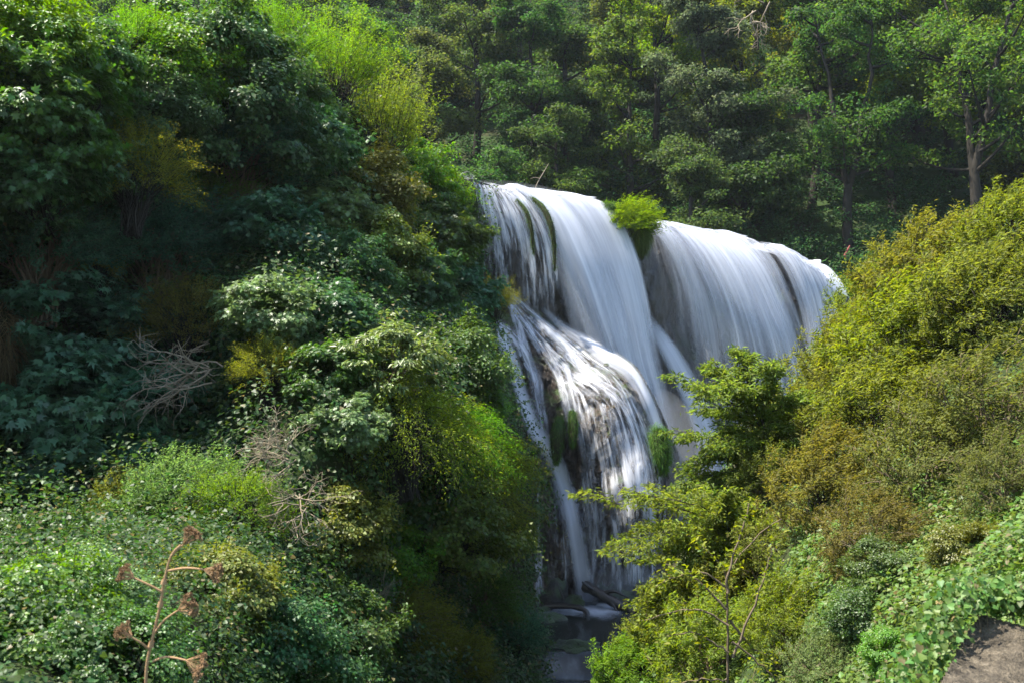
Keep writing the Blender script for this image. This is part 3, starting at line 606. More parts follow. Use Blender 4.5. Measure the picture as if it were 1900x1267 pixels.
LIB = {}
def lib(kind, i):
    key = (kind, i % 3)
    if key in LIB: return LIB[key]
    s = 100*len(LIB)+11+i
    W = (.75, -.1, .12)
    LIB[key] = {
     'fig': lambda: clump_bush(s, 1.5, 64, 120, .155, .95, 'palm', .33, M_GLOSS, .5, .5, lump=.5),
     'ivy': lambda: clump_bush(s, 1.5, 90, 230, .085, .9, 'heart', .3, M_IVY, .6, .55, lump=.5),
     'broad': lambda: clump_bush(s, 1.5, 80, 190, .12, .6, 'rhomb', .32, M_LEAF, .55, .3),
     'near': lambda: clump_bush(s, .8, 80, 190, .05, .75, 'ovate', .3, M_GLOSS, .6, .35),
     'feather': lambda: shoot_bush(s, 1.2, 300, 40, .75, .085, .26, wind=(.2, 0, .1), grav=.3, upw=.6),
     'upright': lambda: shoot_bush(s, 1.2, 170, 60, 1.25, .085, .34, wind=(.12, 0, .25), grav=.05, upw=1.3, zmin=-.2, inner=.6, spread=.8),
     'wind': lambda: shoot_bush(s, 1.4, 330, 52, .5, .13, .27, wind=W, grav=.18, mat=M_SOFT, inner=.82),
     'windy': lambda: shoot_bush(s, 1.4, 280, 60, .6, .125, .30, wind=(.5, -.1, .3), grav=.22, mat=M_SOFT, inner=.78, wood=M_PALEBARK),
     'dry': lambda: shoot_bush(s, 1.4, 330, 46, .45, .10, .36, wind=(.6, -.1, .05), grav=.25, mat=M_DRY, inner=.8, wood=M_PALEBARK),
     'drape': lambda: shoot_bush(s, 1.4, 420, 46, .85, .10, .22, wind=(.2, -.15, 0), grav=.75, mat=M_SOFT, inner=.8, upw=.15),
     'broom': lambda: shoot_bush(s, .7, 260, 40, .55, .05, .2, wind=(.25, 0, .2), grav=.05, upw=.5, inner=.6),
    }[kind]()
    return LIB[key]
R0 = dict(fig=1.5, ivy=1.5, broad=1.5, near=.8, feather=1.2, upright=1.2, wind=1.4, windy=1.4, dry=1.4, drape=1.4, broom=.7)
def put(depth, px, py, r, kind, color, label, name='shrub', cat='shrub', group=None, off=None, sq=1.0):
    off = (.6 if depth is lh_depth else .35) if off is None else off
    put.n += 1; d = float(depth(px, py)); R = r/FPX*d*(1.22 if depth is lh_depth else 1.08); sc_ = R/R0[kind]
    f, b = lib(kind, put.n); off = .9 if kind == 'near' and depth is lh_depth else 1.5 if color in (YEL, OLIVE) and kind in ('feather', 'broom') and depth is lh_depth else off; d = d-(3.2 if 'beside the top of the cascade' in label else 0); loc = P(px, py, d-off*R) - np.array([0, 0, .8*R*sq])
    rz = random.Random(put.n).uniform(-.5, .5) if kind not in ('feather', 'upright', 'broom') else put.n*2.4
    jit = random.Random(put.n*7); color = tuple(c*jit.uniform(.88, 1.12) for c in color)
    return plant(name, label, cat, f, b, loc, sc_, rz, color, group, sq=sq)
put.n = 0

# ------------------------------------------------------------------ left hillside plants
G_L = 'shrubs on the steep hillside'
for row in [
 (60, 110, 95, 'broad', LIME, 'bright broadleaf shrub on the ridge in the top corner of the hillside'),
 (165, 125, 75, 'ivy', MID, 'leafy ivy covered bush on the ridge between corner shrub and dip'),
 (250, 105, 75, 'feather', LIME, 'loose light green shrub in the dip of the hillside ridge'),
 (320, 130, 80, 'ivy', LIME, 'sunlit ivy bush joining the tall ivy dome on the ridge'),
 (410, 110, 105, 'ivy', MID, 'tall dome of ivy standing highest on the hillside ridge'),
 (430, 220, 100, 'ivy', DEEP, 'dark ivy mantle hanging under the tall ivy dome'),
 (515, 90, 70, 'feather', LIME, 'hazy lime green feathery tree behind the tall ivy dome'),
 (620, 160, 75, 'upright', LIME, 'glowing lime green thicket of upright shoots on the ridge'),
 (560, 210, 60, 'broad', MID, 'green shrub between the ivy dome and the glowing thicket'),
 (700, 270, 85, 'upright', (.10, .16, .02), 'tall yellowish shrub with wispy upright shoots above the lip'),
 (690, 370, 75, 'broad', OLIVE, 'olive bush below the wispy upright shoots'),
 (765, 338, 58, 'ivy', LIME, 'bright ivy mat capping the cliff end beside the lip'),
 (800, 398, 48, 'ivy', MID, 'green ivy apron hanging at the cliff end beside the thready veil'),
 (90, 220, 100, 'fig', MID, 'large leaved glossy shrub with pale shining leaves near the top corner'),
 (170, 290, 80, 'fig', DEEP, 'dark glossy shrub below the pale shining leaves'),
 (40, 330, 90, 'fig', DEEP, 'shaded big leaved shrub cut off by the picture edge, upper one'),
 (250, 330, 75, 'feather', YEL, 'yellow green feathery shrub glowing in the dark hollow'),
 (90, 275, 45, 'windy', OLIVE, 'small yellowish spray in front of the dark glossy shrub'),
 (372, 140, 32, 'broom', YEL, 'small sunlit yellow sprig in front of the tall ivy dome'),
 (300, 220, 70, 'broad', DEEP, 'dark green bush between glossy shrub and ivy mantle'),
 (445, 300, 80, 'windy', BLUE, 'bluish green feathery branches below the ivy mantle'),
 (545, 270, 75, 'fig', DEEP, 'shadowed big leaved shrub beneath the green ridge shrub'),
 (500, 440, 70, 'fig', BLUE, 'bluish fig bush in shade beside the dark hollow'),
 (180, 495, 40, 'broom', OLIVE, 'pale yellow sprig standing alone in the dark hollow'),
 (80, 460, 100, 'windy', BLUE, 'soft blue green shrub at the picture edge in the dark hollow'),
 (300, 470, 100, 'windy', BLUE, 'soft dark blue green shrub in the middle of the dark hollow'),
 (390, 380, 60, 'windy', MID, 'drooping green spray over the dark hollow'),
 (610, 400, 62, 'fig', PALE, 'pale sunlit fig bush halfway up the hillside'),
 (700, 470, 70, 'ivy', OLIVE, 'yellowish ivy column between pale fig and dark fig bushes'),
 (640, 500, 55, 'ivy', DEEP, 'dark ivy hanging below the pale sunlit fig bush'),
 (810, 440, 60, 'fig', MID, 'fig bush with shining leaves under the ivy mat by the cliff end'),
 (770, 530, 65, 'fig', DEEP, 'dark fig bush in the middle of the slope beside the ivy column'),
 (850, 560, 58, 'fig', BLUE, 'bluish fig bush above the rivulet beside the yellow broom'),
 (914, 562, 38, 'broom', YEL, 'bright yellow broom bush beside the top of the cascade'),
 (505, 590, 65, 'fig', PALE, 'sunlit fig bush above the bare brown twigs'),
 (345, 610, 68, 'feather', OLIVE, 'yellow green shrub behind the bare brown twigs'),
 (600, 580, 60, 'fig', DEEP, 'dark green fig bush between sunlit fig and umbrella shaped shrub'),
 (495, 690, 50, 'feather', YEL, 'yellow feathery shrub below the sunlit fig bush'),
 (610, 700, 55, 'fig', MID, 'fig bush at the upper end of the leafy column'),
 (640, 790, 58, 'fig', PALE, 'pale fig bush at the lower end of the leafy column'),
 (855, 695, 74, 'broad', MID, 'leafy green bush overhanging the rivulet'),
 (885, 755, 44, 'broad', LIME, 'yellow tipped bush leaning over the bright strand of water'),
 (750, 800, 90, 'drape', YEL, 'grassy yellow green mound draping down the overhang'),
 (830, 820, 75, 'drape', LIME, 'drooping green shrub on the overhang beside the grassy mound'),
 (895, 865, 60, 'drape', YEL, 'sunlit drooping leaves on the edge beside the bright strand'),
 (860, 940, 75, 'drape', OLIVE, 'dark olive curtain of leaves under the overhang'),
 (938, 985, 36, 'drape', MID, 'hanging green mat beside the thin trickle'),
 (800, 980, 90, 'ivy', OLIVE, 'dim olive ivy in the shade below the overhang'),
 (720, 1040, 65, 'ivy', LIME, 'sunlit ivy patch with light green leaves on the lower slope'),
 (620, 980, 80, 'ivy', OLIVE, 'brownish ivy tangle beside the sunlit ivy patch'),
 (330, 950, 85, 'windy', PALE, 'fluffy pale shrub in the lower part of the hillside'),
 (450, 960, 75, 'feather', LIME, 'light green feathery bush beside the fluffy pale shrub'),
 (235, 960, 60, 'windy', OLIVE, 'yellowish spray at the end of the fluffy pale shrub'),
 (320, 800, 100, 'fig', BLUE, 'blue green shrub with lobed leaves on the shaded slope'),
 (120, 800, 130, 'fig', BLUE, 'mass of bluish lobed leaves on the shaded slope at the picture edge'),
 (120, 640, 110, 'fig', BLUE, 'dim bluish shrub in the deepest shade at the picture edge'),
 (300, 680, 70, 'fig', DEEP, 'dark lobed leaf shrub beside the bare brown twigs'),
 (60, 1040, 75, 'near', MID, 'green bush with small leaves near the bottom corner, upper part of the slope'),
 (70, 1170, 110, 'near', (.07, .14, .016), 'bright sunlit green bush filling the bottom corner'),
 (190, 1120, 80, 'near', PALE, 'sunlit small leaved bush just behind the dry brown stalk'),
 (210, 1240, 90, 'near', MID, 'low bush with shining leaves at the foot of the dry brown stalk'),
 (400, 1110, 90, 'ivy', OLIVE, 'dark ivy mound beyond the umbels of the dry brown stalk'),
 (480, 1210, 100, 'ivy', DEEP, 'deep green ivy mound on the bottom edge beside dry stalk'),
 (620, 1190, 90, 'ivy', MID, 'ivy bush at the bottom edge between dark mound and yellow sprig'),
 (740, 1170, 80, 'dry', OLIVE, 'brownish leaved shrub on the lower slope behind yellow sprig'),
 (845, 1235, 50, 'windy', YEL, 'yellow green sprig rising from the bottom edge'),
 (880, 1120, 70, 'dry', MID, 'twiggy green shrub in shadow above the stream bank'),
 (955, 1190, 52, 'feather', BLUE, 'bluish green herbs on the stream bank'),
]:
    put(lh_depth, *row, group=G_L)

# ivy and creeper carpet on the slopes
def carpet(name, V, Fq, n, size, kind, width, mat, color, label, sel=None, lift=.25, seed=1, cat='ivy', dpow=1.3, hang=.5, near=(22, .36)):
    rng = np.random.default_rng(seed); q = V[Fq]; c = q.mean(1)
    ar = np.linalg.norm(np.cross(q[:, 2]-q[:, 0], q[:, 3]-q[:, 1]), axis=1)/2
    nn = nrm(np.cross(q[:, 2]-q[:, 0], q[:, 3]-q[:, 1])); nn *= np.where((nn*-c).sum(1, keepdims=True) > 0, 1, -1)
    d = np.linalg.norm(c, axis=1); wt = ar/d**dpow
    px = 950+FPX*c[:, 0]/np.maximum(c@FWD, .1); py = 633.5-FPX*(c@UPV)/np.maximum(c@FWD, .1)
    wt = wt*((px > -450) & (px < 2320) & (py > -120) & (py < 1420))
    if sel is not None: wt = wt*sel(px, py)
    k = rng.choice(len(q), n, p=wt/wt.sum()); a, b = rng.random((2, n, 1))
    p = (q[k, 0]*(1-a)+q[k, 1]*a)*(1-b)+(q[k, 3]*(1-a)+q[k, 2]*a)*b
    lump = np.clip(fbm(p*.9, 3)+.25, 0, 1.2)[:, None]
    N_ = nn[k]; p = p + N_*(lift*rng.random((n, 1))*(.4+lump) )
    nm = N_*.6 + UZ*.6 + .5*rng.standard_normal((n, 3)); dr = rng.standard_normal((n, 3))*.7 - UZ*hang + N_*.4
    s = Soup(); sz = size*rng.uniform(.55, 1.3, n)*np.clip(np.linalg.norm(p, axis=1)/near[0], near[1], 1)
    leaves(s, p, dr, nm, sz, width, kind, rng)
    o = link(name, s.build(name, mat), color=color); tag(o, label, cat, kind='stuff'); return o
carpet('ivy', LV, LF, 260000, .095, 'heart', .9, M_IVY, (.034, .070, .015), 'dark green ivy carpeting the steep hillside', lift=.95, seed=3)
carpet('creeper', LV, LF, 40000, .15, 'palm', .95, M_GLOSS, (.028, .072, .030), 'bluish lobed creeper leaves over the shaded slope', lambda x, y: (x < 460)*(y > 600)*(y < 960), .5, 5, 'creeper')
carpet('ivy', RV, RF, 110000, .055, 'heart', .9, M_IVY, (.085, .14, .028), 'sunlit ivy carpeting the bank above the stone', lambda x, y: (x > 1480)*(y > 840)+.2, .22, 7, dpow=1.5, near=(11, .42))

# dead twigs
for px, py, r, seed, db, lab in [
 (385, 690, 100, 1, (-1.1, -.5, .12), 'bare pale brown twigs fanning out of the bush on the hillside'),
 (540, 850, 72, 2, (-.3, -.6, .1), 'upper tangle of dead brown twigs under the leafy column'),
 (555, 930, 78, 3, (-.2, -.5, -.3), 'lower tangle of dead brown twigs above the light feathery bush'),
 (700, 1130, 80, 4, (.1, -.5, -.3), 'drooping dead twigs on the shadowed lower slope')]:
    d = float(lh_depth(px, py)); R = r/FPX*d
    e = bpy.data.objects.new('dead_bush', None); C.objects.link(e); e.location = tuple(P(px, py, d-(3.3 if seed == 1 else 2.0))); tag(e, lab, 'dead bush', 'dead twig tangles')
    link('twigs', twig_bush(seed, R*1.15, heads=11, dirbias=db, spread=.95), e)
# umbrella shaped shrub with visible stems
d = float(lh_depth(720, 690)); R = 95/FPX*d
f, b = clump_bush(901, R, 46, 130, .15, .38, 'rhomb', .30, M_GLOSS, .3, .9, zc=.55, wood=M_PALEBARK, lump=.12, nbr=40, up=1.0, br=.035)
plant('shrub', 'umbrella shaped shrub with drooping shiny leaves and visible pale stems', 'shrub', f, b, P(720, 735, d-1.0), 1.0, 0, (.10, .14, .035), G_L)

# hanging moss by the thready veil, moss mounds on the rock, tuft on the lip
def tuft(name, label, px, py, d, R, n, ln, width, color, cat, wind=(0, 0, 0), fall=1.0, upw=.3, seed=1, mat=None, group=None, core=True):
    e = bpy.data.objects.new(name, None); C.objects.link(e); e.location = tuple(P(px, py, d)); tag(e, label, cat, group)
    link('blades', blade_tuft(seed, R, n, ln, width, wind, fall, mat, upw=upw), e, color=color)
    if core:
        u, vv = np.meshgrid(np.linspace(0, 2*np.pi, 25)[:-1], np.linspace(0.02, np.pi-.02, 14))
        q = np.stack([np.sin(vv)*np.cos(u), np.sin(vv)*np.sin(u), np.cos(vv)], -1); q = q*(.86+.12*fbm(q*2+seed, 2))[..., None]*np.array(R)
        i = np.arange(24*14).reshape(14, 24); j = np.roll(i, -1, 1)
        link('mound', mesh('mound', q.reshape(-1, 3), [np.stack([i[:-1], i[1:], j[1:], j[:-1]], -1).reshape(-1, 4)], M_SOIL, smooth=True), e)
    return e
MG = 'mossy grass cushions on the rock'
tuft('moss_cushion', 'bright green grassy moss cushion at the outer edge of the cascade', 1224, 838, 40.6, (.45, .4, 1.1), 3500, .32, .05, (.07, .15, .012), 'moss', seed=1, group=MG)
def moss_rib(label, pts, r, n, seed, color=(.045, .085, .014)):
    rng = np.random.default_rng(seed); a = cr(np.array([P(*q) for q in pts]), 40); e = bpy.data.objects.new('moss_rib', None); C.objects.link(e); e.location = tuple(a[0]); tag(e, label, 'moss', MG)
    a = a-a[0]; rr = r*np.sin(np.pi*np.linspace(.08, .97, 40))**.6; k = rng.integers(0, 40, n); d = rdir(rng, n, -.6)*np.array([1, .8, 1])
    s = Soup(); leaves(s, a[k]+d*rr[k][:, None]*rng.uniform(.5, 1, (n, 1)), d*.6-UZ*.8+.3*rng.standard_normal((n, 3)), d+.3*rng.standard_normal((n, 3)), .2*rng.uniform(.5, 1.2, n), .06, 'blade', rng); link('blades', s.build('blades', M_SOFT), e, color=color)
    b = Soup(); tubes(b, [(a, rr*.8)], rng, 8); link('mound', b.build('mound', M_SOIL, True), e)
moss_rib('long mossy rib curving between the thready veil and the broad torrent', [(985, 366, 44.9), (1006, 384, 44.4), (1020, 412, 44.1), (1027, 445, 44), (1030, 500, 44)], .16, 1800, 5)
moss_rib('short mossy rib showing through the thready veil', [(958, 370, 44.4), (976, 392, 44.0), (986, 425, 43.8), (990, 470, 43.8)], .11, 1100, 6)
moss_rib('green moss column on the dark rib of the rock buttress', [(1038, 775, 39.9), (1036, 800, 39.6), (1032, 830, 39.4), (1032, 858, 39.4)], .32, 3000, 8, (.05, .115, .012))
moss_rib('small green moss column beside the pinkish stream', [(1061, 762, 39.9), (1063, 780, 39.7), (1063, 800, 39.5), (1062, 826, 39.4)], .22, 2200, 9, (.06, .13, .012))
tuft('hanging_moss', 'dark curtain of moss hanging down the cliff end beside the thready veil', 860, 470, 43.3, (.75, .7, 2.7), 9000, .45, .045, (.035, .06, .014), 'moss', seed=6)
f, b = shoot_bush(777, .95, 260, 44, .75, .15, .10, wind=(.95, -.1, .2), grav=.12, upw=.7, inner=.62, zc=.55, spread=.35, nbr=10)
plant('reed_tuft', 'yellow green bushy tuft of windblown reeds growing on the lip between the falls', 'reeds', f, b, P(1164, 446, 46.6), 1.35, 0, (.12, .19, .02), parts=('leaves', 'stems'))
tuft('moss_cushion', 'ragged green cushion creeping from the reed tuft over the broad torrent', 1130, 388, 47.0, (.55, .4, .28), 1800, .4, .05, (.06, .12, .015), 'moss', wind=(-.3, 0, 0), fall=1.2, seed=17, group=MG)
tuft('hanging_grass', 'dark grass hanging from the rock below the reed tuft', 1186, 440, 47.0, (.42, .5, .8), 2600, .6, .03, (.08, .11, .018), 'grass', wind=(.25, 0, -.3), fall=1.4, upw=0, seed=8, core=False)
tuft('moss_cushion', 'green moss cap beside the small bluish slide', 1540, 548, 61.5, (.5, .5, .4), 1200, .3, .05, (.06, .12, .015), 'moss', seed=9, group=MG)

# ------------------------------------------------------------------ right bank bushes
G_R = 'windblown bushes on the near bank'
for row in [
 (1885, 462, 115, 'wind', OLIVE, 'dense olive bush at the top corner of the near bank against dark forest'),
 (1745, 515, 118, 'wind', OLIVE, 'windblown bush with streaky olive leaves on the crest of the near bank'),
 (1632, 578, 85, 'wind', OLIVE, 'rounded bush on the bank hiding the end of the farthest fall'),
 (1850, 590, 140, 'wind', OLIVE, 'broad streaky bush at the picture edge below the corner bush'),
 (1700, 640, 130, 'wind', YEL, 'yellowish windblown bush in the middle of the near bank'),
 (1582, 700, 100, 'wind', OLIVE, 'leafy bush in front of the widest curtain of water'),
 (1640, 790, 130, 'wind', OLIVE, 'loose olive bush below the yellowish windblown bush'),
 (1840, 790, 150, 'dry', BROWN, 'brownish dry bush at the picture edge of the bank'),
 (1740, 890, 135, 'dry', BROWN, 'dull brown twiggy bush above the ivy bank'),
 (1885, 900, 100, 'dry', BROWN, 'shaded brown bush at the picture edge just above the ivy bank'),
 (1490, 800, 90, 'wind', OLIVE, 'fluffy bush beside the layered slender tree'),
 (1540, 930, 110, 'wind', OLIVE, 'dense pale olive bush above the open stems'),
 (1430, 900, 80, 'windy', OLIVE, 'broad leaved bush behind the layered slender tree'),
 (1430, 1030, 75, 'dry', OLIVE, 'sparse olive bush with gaps onto the white water'),
 (1620, 1010, 100, 'dry', BROWN, 'brown shaded bush at the upper end of the ivy bank'),
 (1360, 985, 80, 'windy', LIME, 'lime green bush between the spray and the open stems'),
 (1350, 1120, 95, 'windy', YEL, 'golden bush around the slender forked stem'),
 (1265, 1185, 95, 'windy', YEL, 'bright yellow green bush beside the stream'),
 (1180, 1255, 80, 'wind', LIME, 'grassy bright bush at the bottom edge beside the stream'),
 (1330, 1230, 110, 'windy', YEL, 'golden green bush on the bottom edge under the slender forked stem'),
 (1470, 1180, 95, 'windy', YEL, 'yellow leaved bush between the forked stem and the ivy bank'),
 (1640, 1060, 55, 'near', MID, 'low green herb standing out of the ivy bank below the brown bush'),
 (1790, 1030, 60, 'near', OLIVE, 'olive leafed herb in the upper part of the ivy bank'),
 (1895, 1075, 26, 'near', LIME, 'large leaved light green creeper over the stone'),
 (1655, 1215, 45, 'near', LIME, 'fresh green bush in the ivy beside the stone edge'),
 (1600, 1150, 60, 'near', MID, 'mid green bush in the middle of the ivy bank'),
 (1540, 1255, 85, 'dry', PALE, 'grey green bush on the bottom edge next to the ivy bank'),
]:
    put(rh_depth, *row, group=G_R)
# slender tree with layered branches
def spray_tree(name, label, base, top, d, branches, color, seed, r=.06, wd=.17, leaf=.12, per=1000):
    rng = np.random.default_rng(seed); base = P(*base); e = bpy.data.objects.new(name, None); C.objects.link(e); e.location = tuple(base); tag(e, label, 'tree')
    s = Soup(); b = Soup(); trunk = curve((0, 0, -.4), P(*top, d)-base, (.15, 0, 0), 9); tubes(b, [(trunk, np.linspace(r, r*.25, 9))], rng, 6)
    for px, py, qx, qy in branches:
        d1 = d+rng.uniform(-.9, .9); a = P(px, py, d)-base; q = P(qx, qy, d1)-base; ln = np.linalg.norm(q-a)
        c = curve(a, q, (0, 0, .09*ln), 8); c[1:] += rng.normal(0, .02, (7, 3)); tubes(b, [(c, np.linspace(r*.38, .004, 8))], rng, 4)
        twigs = [(c, per//3, 1.0)]
        for m in range(9):
            k = rng.integers(1, 8); z = nrm((q-a)/ln*.8+rng.standard_normal(3)*[.7, .7, .35]+[0, 0, -.1])*ln*rng.uniform(.18, .38); cc = curve(c[k], c[k]+z, (0, 0, .08*ln*.3), 5); tubes(b, [(cc, np.linspace(.008, .003, 5))], rng, 3); twigs.append((cc, per//11, .7))
        for cc, n, sw in twigs:
            K = len(cc)-1; t = rng.uniform(.05, 1.04, n); k = np.clip((t*K).astype(int), 0, K-1); u = (t*K-k)[:, None]
            p = cc[k]*(1-u)+cc[k+1]*u + rng.standard_normal((n, 3))*np.array([wd, wd, wd*.38])*sw*(.3+.7*np.sin(np.pi*np.clip(t, 0, 1)))[:, None] - UZ*.03
            dr = nrm(cc[-1]-cc[0])*.9 + .6*rng.standard_normal((n, 3)) + np.array([.2, 0, -.55]); leaves(s, p, dr, UZ+.65*rng.standard_normal((n, 3)), leaf*rng.uniform(.55, 1.25, n), .27, 'rhomb', rng)
    link('crown', s.build('crown', M_SOFT), e, color=color); link('trunk', b.build('trunk', M_BARK, True), e)
spray_tree('slender_tree', 'slender tree with layered feathery branches in front of the white falls', (1450, 1010, 18.6), (1385, 680), 19.0,
 [(1410, 790, 1285, 715), (1395, 730, 1325, 685), (1385, 715, 1372, 655), (1395, 750, 1440, 680), (1400, 790, 1310, 765), (1415, 840, 1262, 815), (1415, 850, 1285, 868), (1420, 880, 1245, 912), (1425, 900, 1300, 900), (1410, 780, 1490, 740), (1410, 820, 1350, 800), (1390, 735, 1300, 730), (1415, 830, 1330, 840), (1420, 860, 1360, 880), (1410, 790, 1440, 760), (1400, 745, 1350, 720), (1425, 850, 1480, 820), (1400, 760, 1420, 720), (1415, 810, 1450, 790)], (.105, .15, .026), 77)
spray_tree('slender_tree', 'low leaning tree reaching feathery branches over the foot of the cascade', (1470, 1180, 16.2), (1330, 950), 16.6,
 [(1400, 1010, 1145, 935), (1380, 985, 1200, 925), (1390, 1000, 1175, 985), (1420, 1040, 1140, 1003), (1400, 1020, 1230, 1015), (1430, 1060, 1190, 1040), (1420, 1060, 1235, 1085), (1380, 980, 1290, 935), (1360, 970, 1340, 920), (1400, 1000, 1400, 940), (1430, 1060, 1300, 1060), (1430, 1080, 1210, 1120), (1440, 1090, 1280, 1120), (1390, 1000, 1300, 985)], (.12, .155, .024), 78, wd=.15, leaf=.105, per=1100)
# open stems of the forked sapling in the golden bush
def forked_sapling():
    rng = np.random.default_rng(55); d = 12.2; base = P(1352, 1330, d); e = bpy.data.objects.new('sapling', None); C.objects.link(e); e.location = tuple(base)
    tag(e, 'slender forked sapling with bare pale stems and few yellow leaves', 'sapling'); b = Soup(); s = Soup()
    for pts, r in [([(1352, 1330), (1352, 1230), (1350, 1150), (1348, 1090), (1360, 1050), (1400, 1000), (1450, 960)], .017), ([(1350, 1100), (1352, 1060), (1375, 990), (1390, 930)], .018), ([(1348, 1130), (1310, 1090), (1270, 1060), (1235, 1045)], .016), ([(1350, 1090), (1300, 1060), (1250, 1070), (1215, 1090)], .014),
                   ([(1352, 1160), (1300, 1130), (1250, 1135), (1190, 1150)], .015), ([(1352, 1210), (1290, 1175), (1230, 1180)], .014), ([(1355, 1150), (1395, 1200), (1440, 1225)], .018), ([(1360, 1220), (1400, 1120), (1420, 1060), (1432, 1010)], .016), ([(1352, 1260), (1290, 1260), (1230, 1275)], .012), ([(1350, 1085), (1340, 1050), (1290, 1000)], .012), ([(1358, 1190), (1420, 1240), (1460, 1290)], .014)]:
        dd = d - .9 + rng.normal(0, .15); c = cr(np.array([P(x, y, dd-(.0 if i else 0))-base for i, (x, y) in enumerate(pts)]), 16); c[1:] += rng.normal(0, .008, (15, 3))
        tubes(b, [(c, np.linspace(r, r*.3, 16))], rng, 6); n = 60; k = rng.integers(5, 16, n)
        leaves(s, c[k]+rng.normal(0, .05, (n, 3)), rng.standard_normal((n, 3))+[.3, 0, -.2], UZ+.6*rng.standard_normal((n, 3)), .075*rng.uniform(.6, 1.2, n), .5, 'ovate', rng)
    link('crown', s.build('crown', M_SOFT), e, color=(.14, .165, .02)); link('trunk', b.build('trunk', M_PALEBARK, True), e)
forked_sapling()

# pale fluffy seed heads among the ivy
for px, py in [(1745, 1120), (1760, 1135), (1738, 1140), (1772, 1108), (1765, 1150)]:
    d = float(rh_depth(px, py))-.55; o = link('seed_head', blade_tuft(px, (.035, .035, .03), 420, .03, .12, upw=.2, fall=0, mat=M_DRY), color=(.34, .27, .12), loc=tuple(P(px, py, d)))
    tag(o, 'pale fluffy seed head in the cluster among ivy above the stone', 'seed head', 'fluffy seed heads among the ivy')

def stick(name, label, cat, lines, m, sides=5):
    s = Soup(); rng = np.random.default_rng(3); tubes(s, [(cr(np.array([P(*q) for q in l]), 12), np.linspace(r, r*.4, 12)) for l, r in lines], rng, sides)
    tag(link(name, s.build(name, m, True)), label, cat)
stick('fallen_branch', 'pale bare branch sticking out of the river just behind the lip', 'branch', [([(992, 352, 52), (1000, 335, 52), (1010, 318, 52.3), (1018, 304, 52.5)], .03), ([(1002, 332, 52), (992, 330, 52), (984, 333, 52)], .02)], M_TWIG)
stick('stump', 'small reddish leaning stump among herbs behind the bluish slide', 'stump', [([(1566, 478, 70), (1571, 468, 70), (1577, 456, 70)], .12)], plain('red_wood', (.20, .06, .05), .8))
e = bpy.data.objects.new('dead_tree', None); C.objects.link(e); e.location = tuple(P(1420, 20, 71)); tag(e, 'bare pinkish dead branches hanging down among the forest crowns', 'dead tree')
link('twigs', twig_bush(61, 3.6, heads=4, dirbias=(-.7, -.2, -.75), spread=.35, depth=3), e)
tuft('hanging_grass', 'dry brown grass hanging at the picture edge in the dark hollow', 2, 640, 20.5, (.25, .3, .9), 1500, .6, .03, (.09, .065, .025), 'grass', fall=1.6, upw=-.2, seed=15, mat=M_DRY)

# stone at the bottom corner
def stone():
    px, py = np.meshgrid(np.linspace(1700, 2150, 110), np.linspace(1120, 1560, 110))
    top = interp([(1700, 1330), (1745, 1262), (1775, 1200), (1800, 1160), (1822, 1136), (1850, 1146), (1900, 1158), (2150, 1150)], px[0])
    ok = py > top[None]; d = 6.15 - (py-1140)*.0042 + .0006*(px-1820)
    p = P(px, py, d); d = d + .16*fbm(p*1.6, 3)+.05*fbm(p*6, 4)-.08*np.abs(fbm(p*3.5, 2))
    p = P(px, py, d); f = grid_faces(110, 110); f = f[ok.ravel()[f].all(1)]; v2, f2, _ = compact(p.reshape(-1, 3), f)
    # give it thickness: push a copy back and stitch the rim
    n = len(v2); e = np.concatenate([f2[:, [0, 1]], f2[:, [1, 2]], f2[:, [2, 3]], f2[:, [3, 0]]]); es = np.sort(e, 1)
    _, idx, cnt = np.unique(es, axis=0, return_index=True, return_counts=True); rim = e[idx[cnt == 1]]
    back = v2*1.18 + np.array([.5, 0, -.5]); side = np.stack([rim[:, 0], rim[:, 1], rim[:, 1]+n, rim[:, 0]+n], 1)
    o = link('stone_block', mesh('stone_block', np.concatenate([v2, back]), [f2[:, ::-1], f2+n, side], M_STONE, smooth=False)); tag(o, 'weathered buff stone block under ivy in the bottom corner', 'stone')
stone()
def overhang():
    rng = np.random.default_rng(12); a = cr(np.array([P(x, y, d) for x, y, d in [(1700, 1290, 5.6), (1730, 1238, 5.8), (1760, 1176, 6.0), (1800, 1120, 6.15), (1860, 1118, 6.2), (1910, 1128, 6.15), (1990, 1124, 6.0)]]), 60)
    n = 2600; k = rng.integers(0, 60, n); p = a[k]+rng.standard_normal((n, 3))*[.055, .08, .045] + [-.05, 0, .06]
    s = Soup(); leaves(s, p, rng.standard_normal((n, 3))*.8-UZ*.7, UZ*.5+[0, -.7, 0]+.5*rng.standard_normal((n, 3)), .04*rng.uniform(.4, 1.4, n), .9, 'heart', rng)
    e = bpy.data.objects.new('ivy_vine', None); C.objects.link(e); e.location = (0, 0, 0); tag(e, 'ivy trailing over the rim of the weathered stone', 'ivy')
    link('foliage', s.build('foliage', M_IVY), e, color=(.075, .14, .025)); b = Soup()
    L = []
    for i in range(26):
        q = a[rng.integers(0, 60)]; z = np.array([.1, 0, 0])*rng.normal()-UZ*rng.uniform(.1, .3)-[0, .05, 0]; L.append((curve(q, q+z, rng.normal(0, .04, 3), 6), np.full(6, .003)))
    tubes(b, L, rng, 4); link('stem', b.build('stem', M_PALEBARK), e)
overhang()

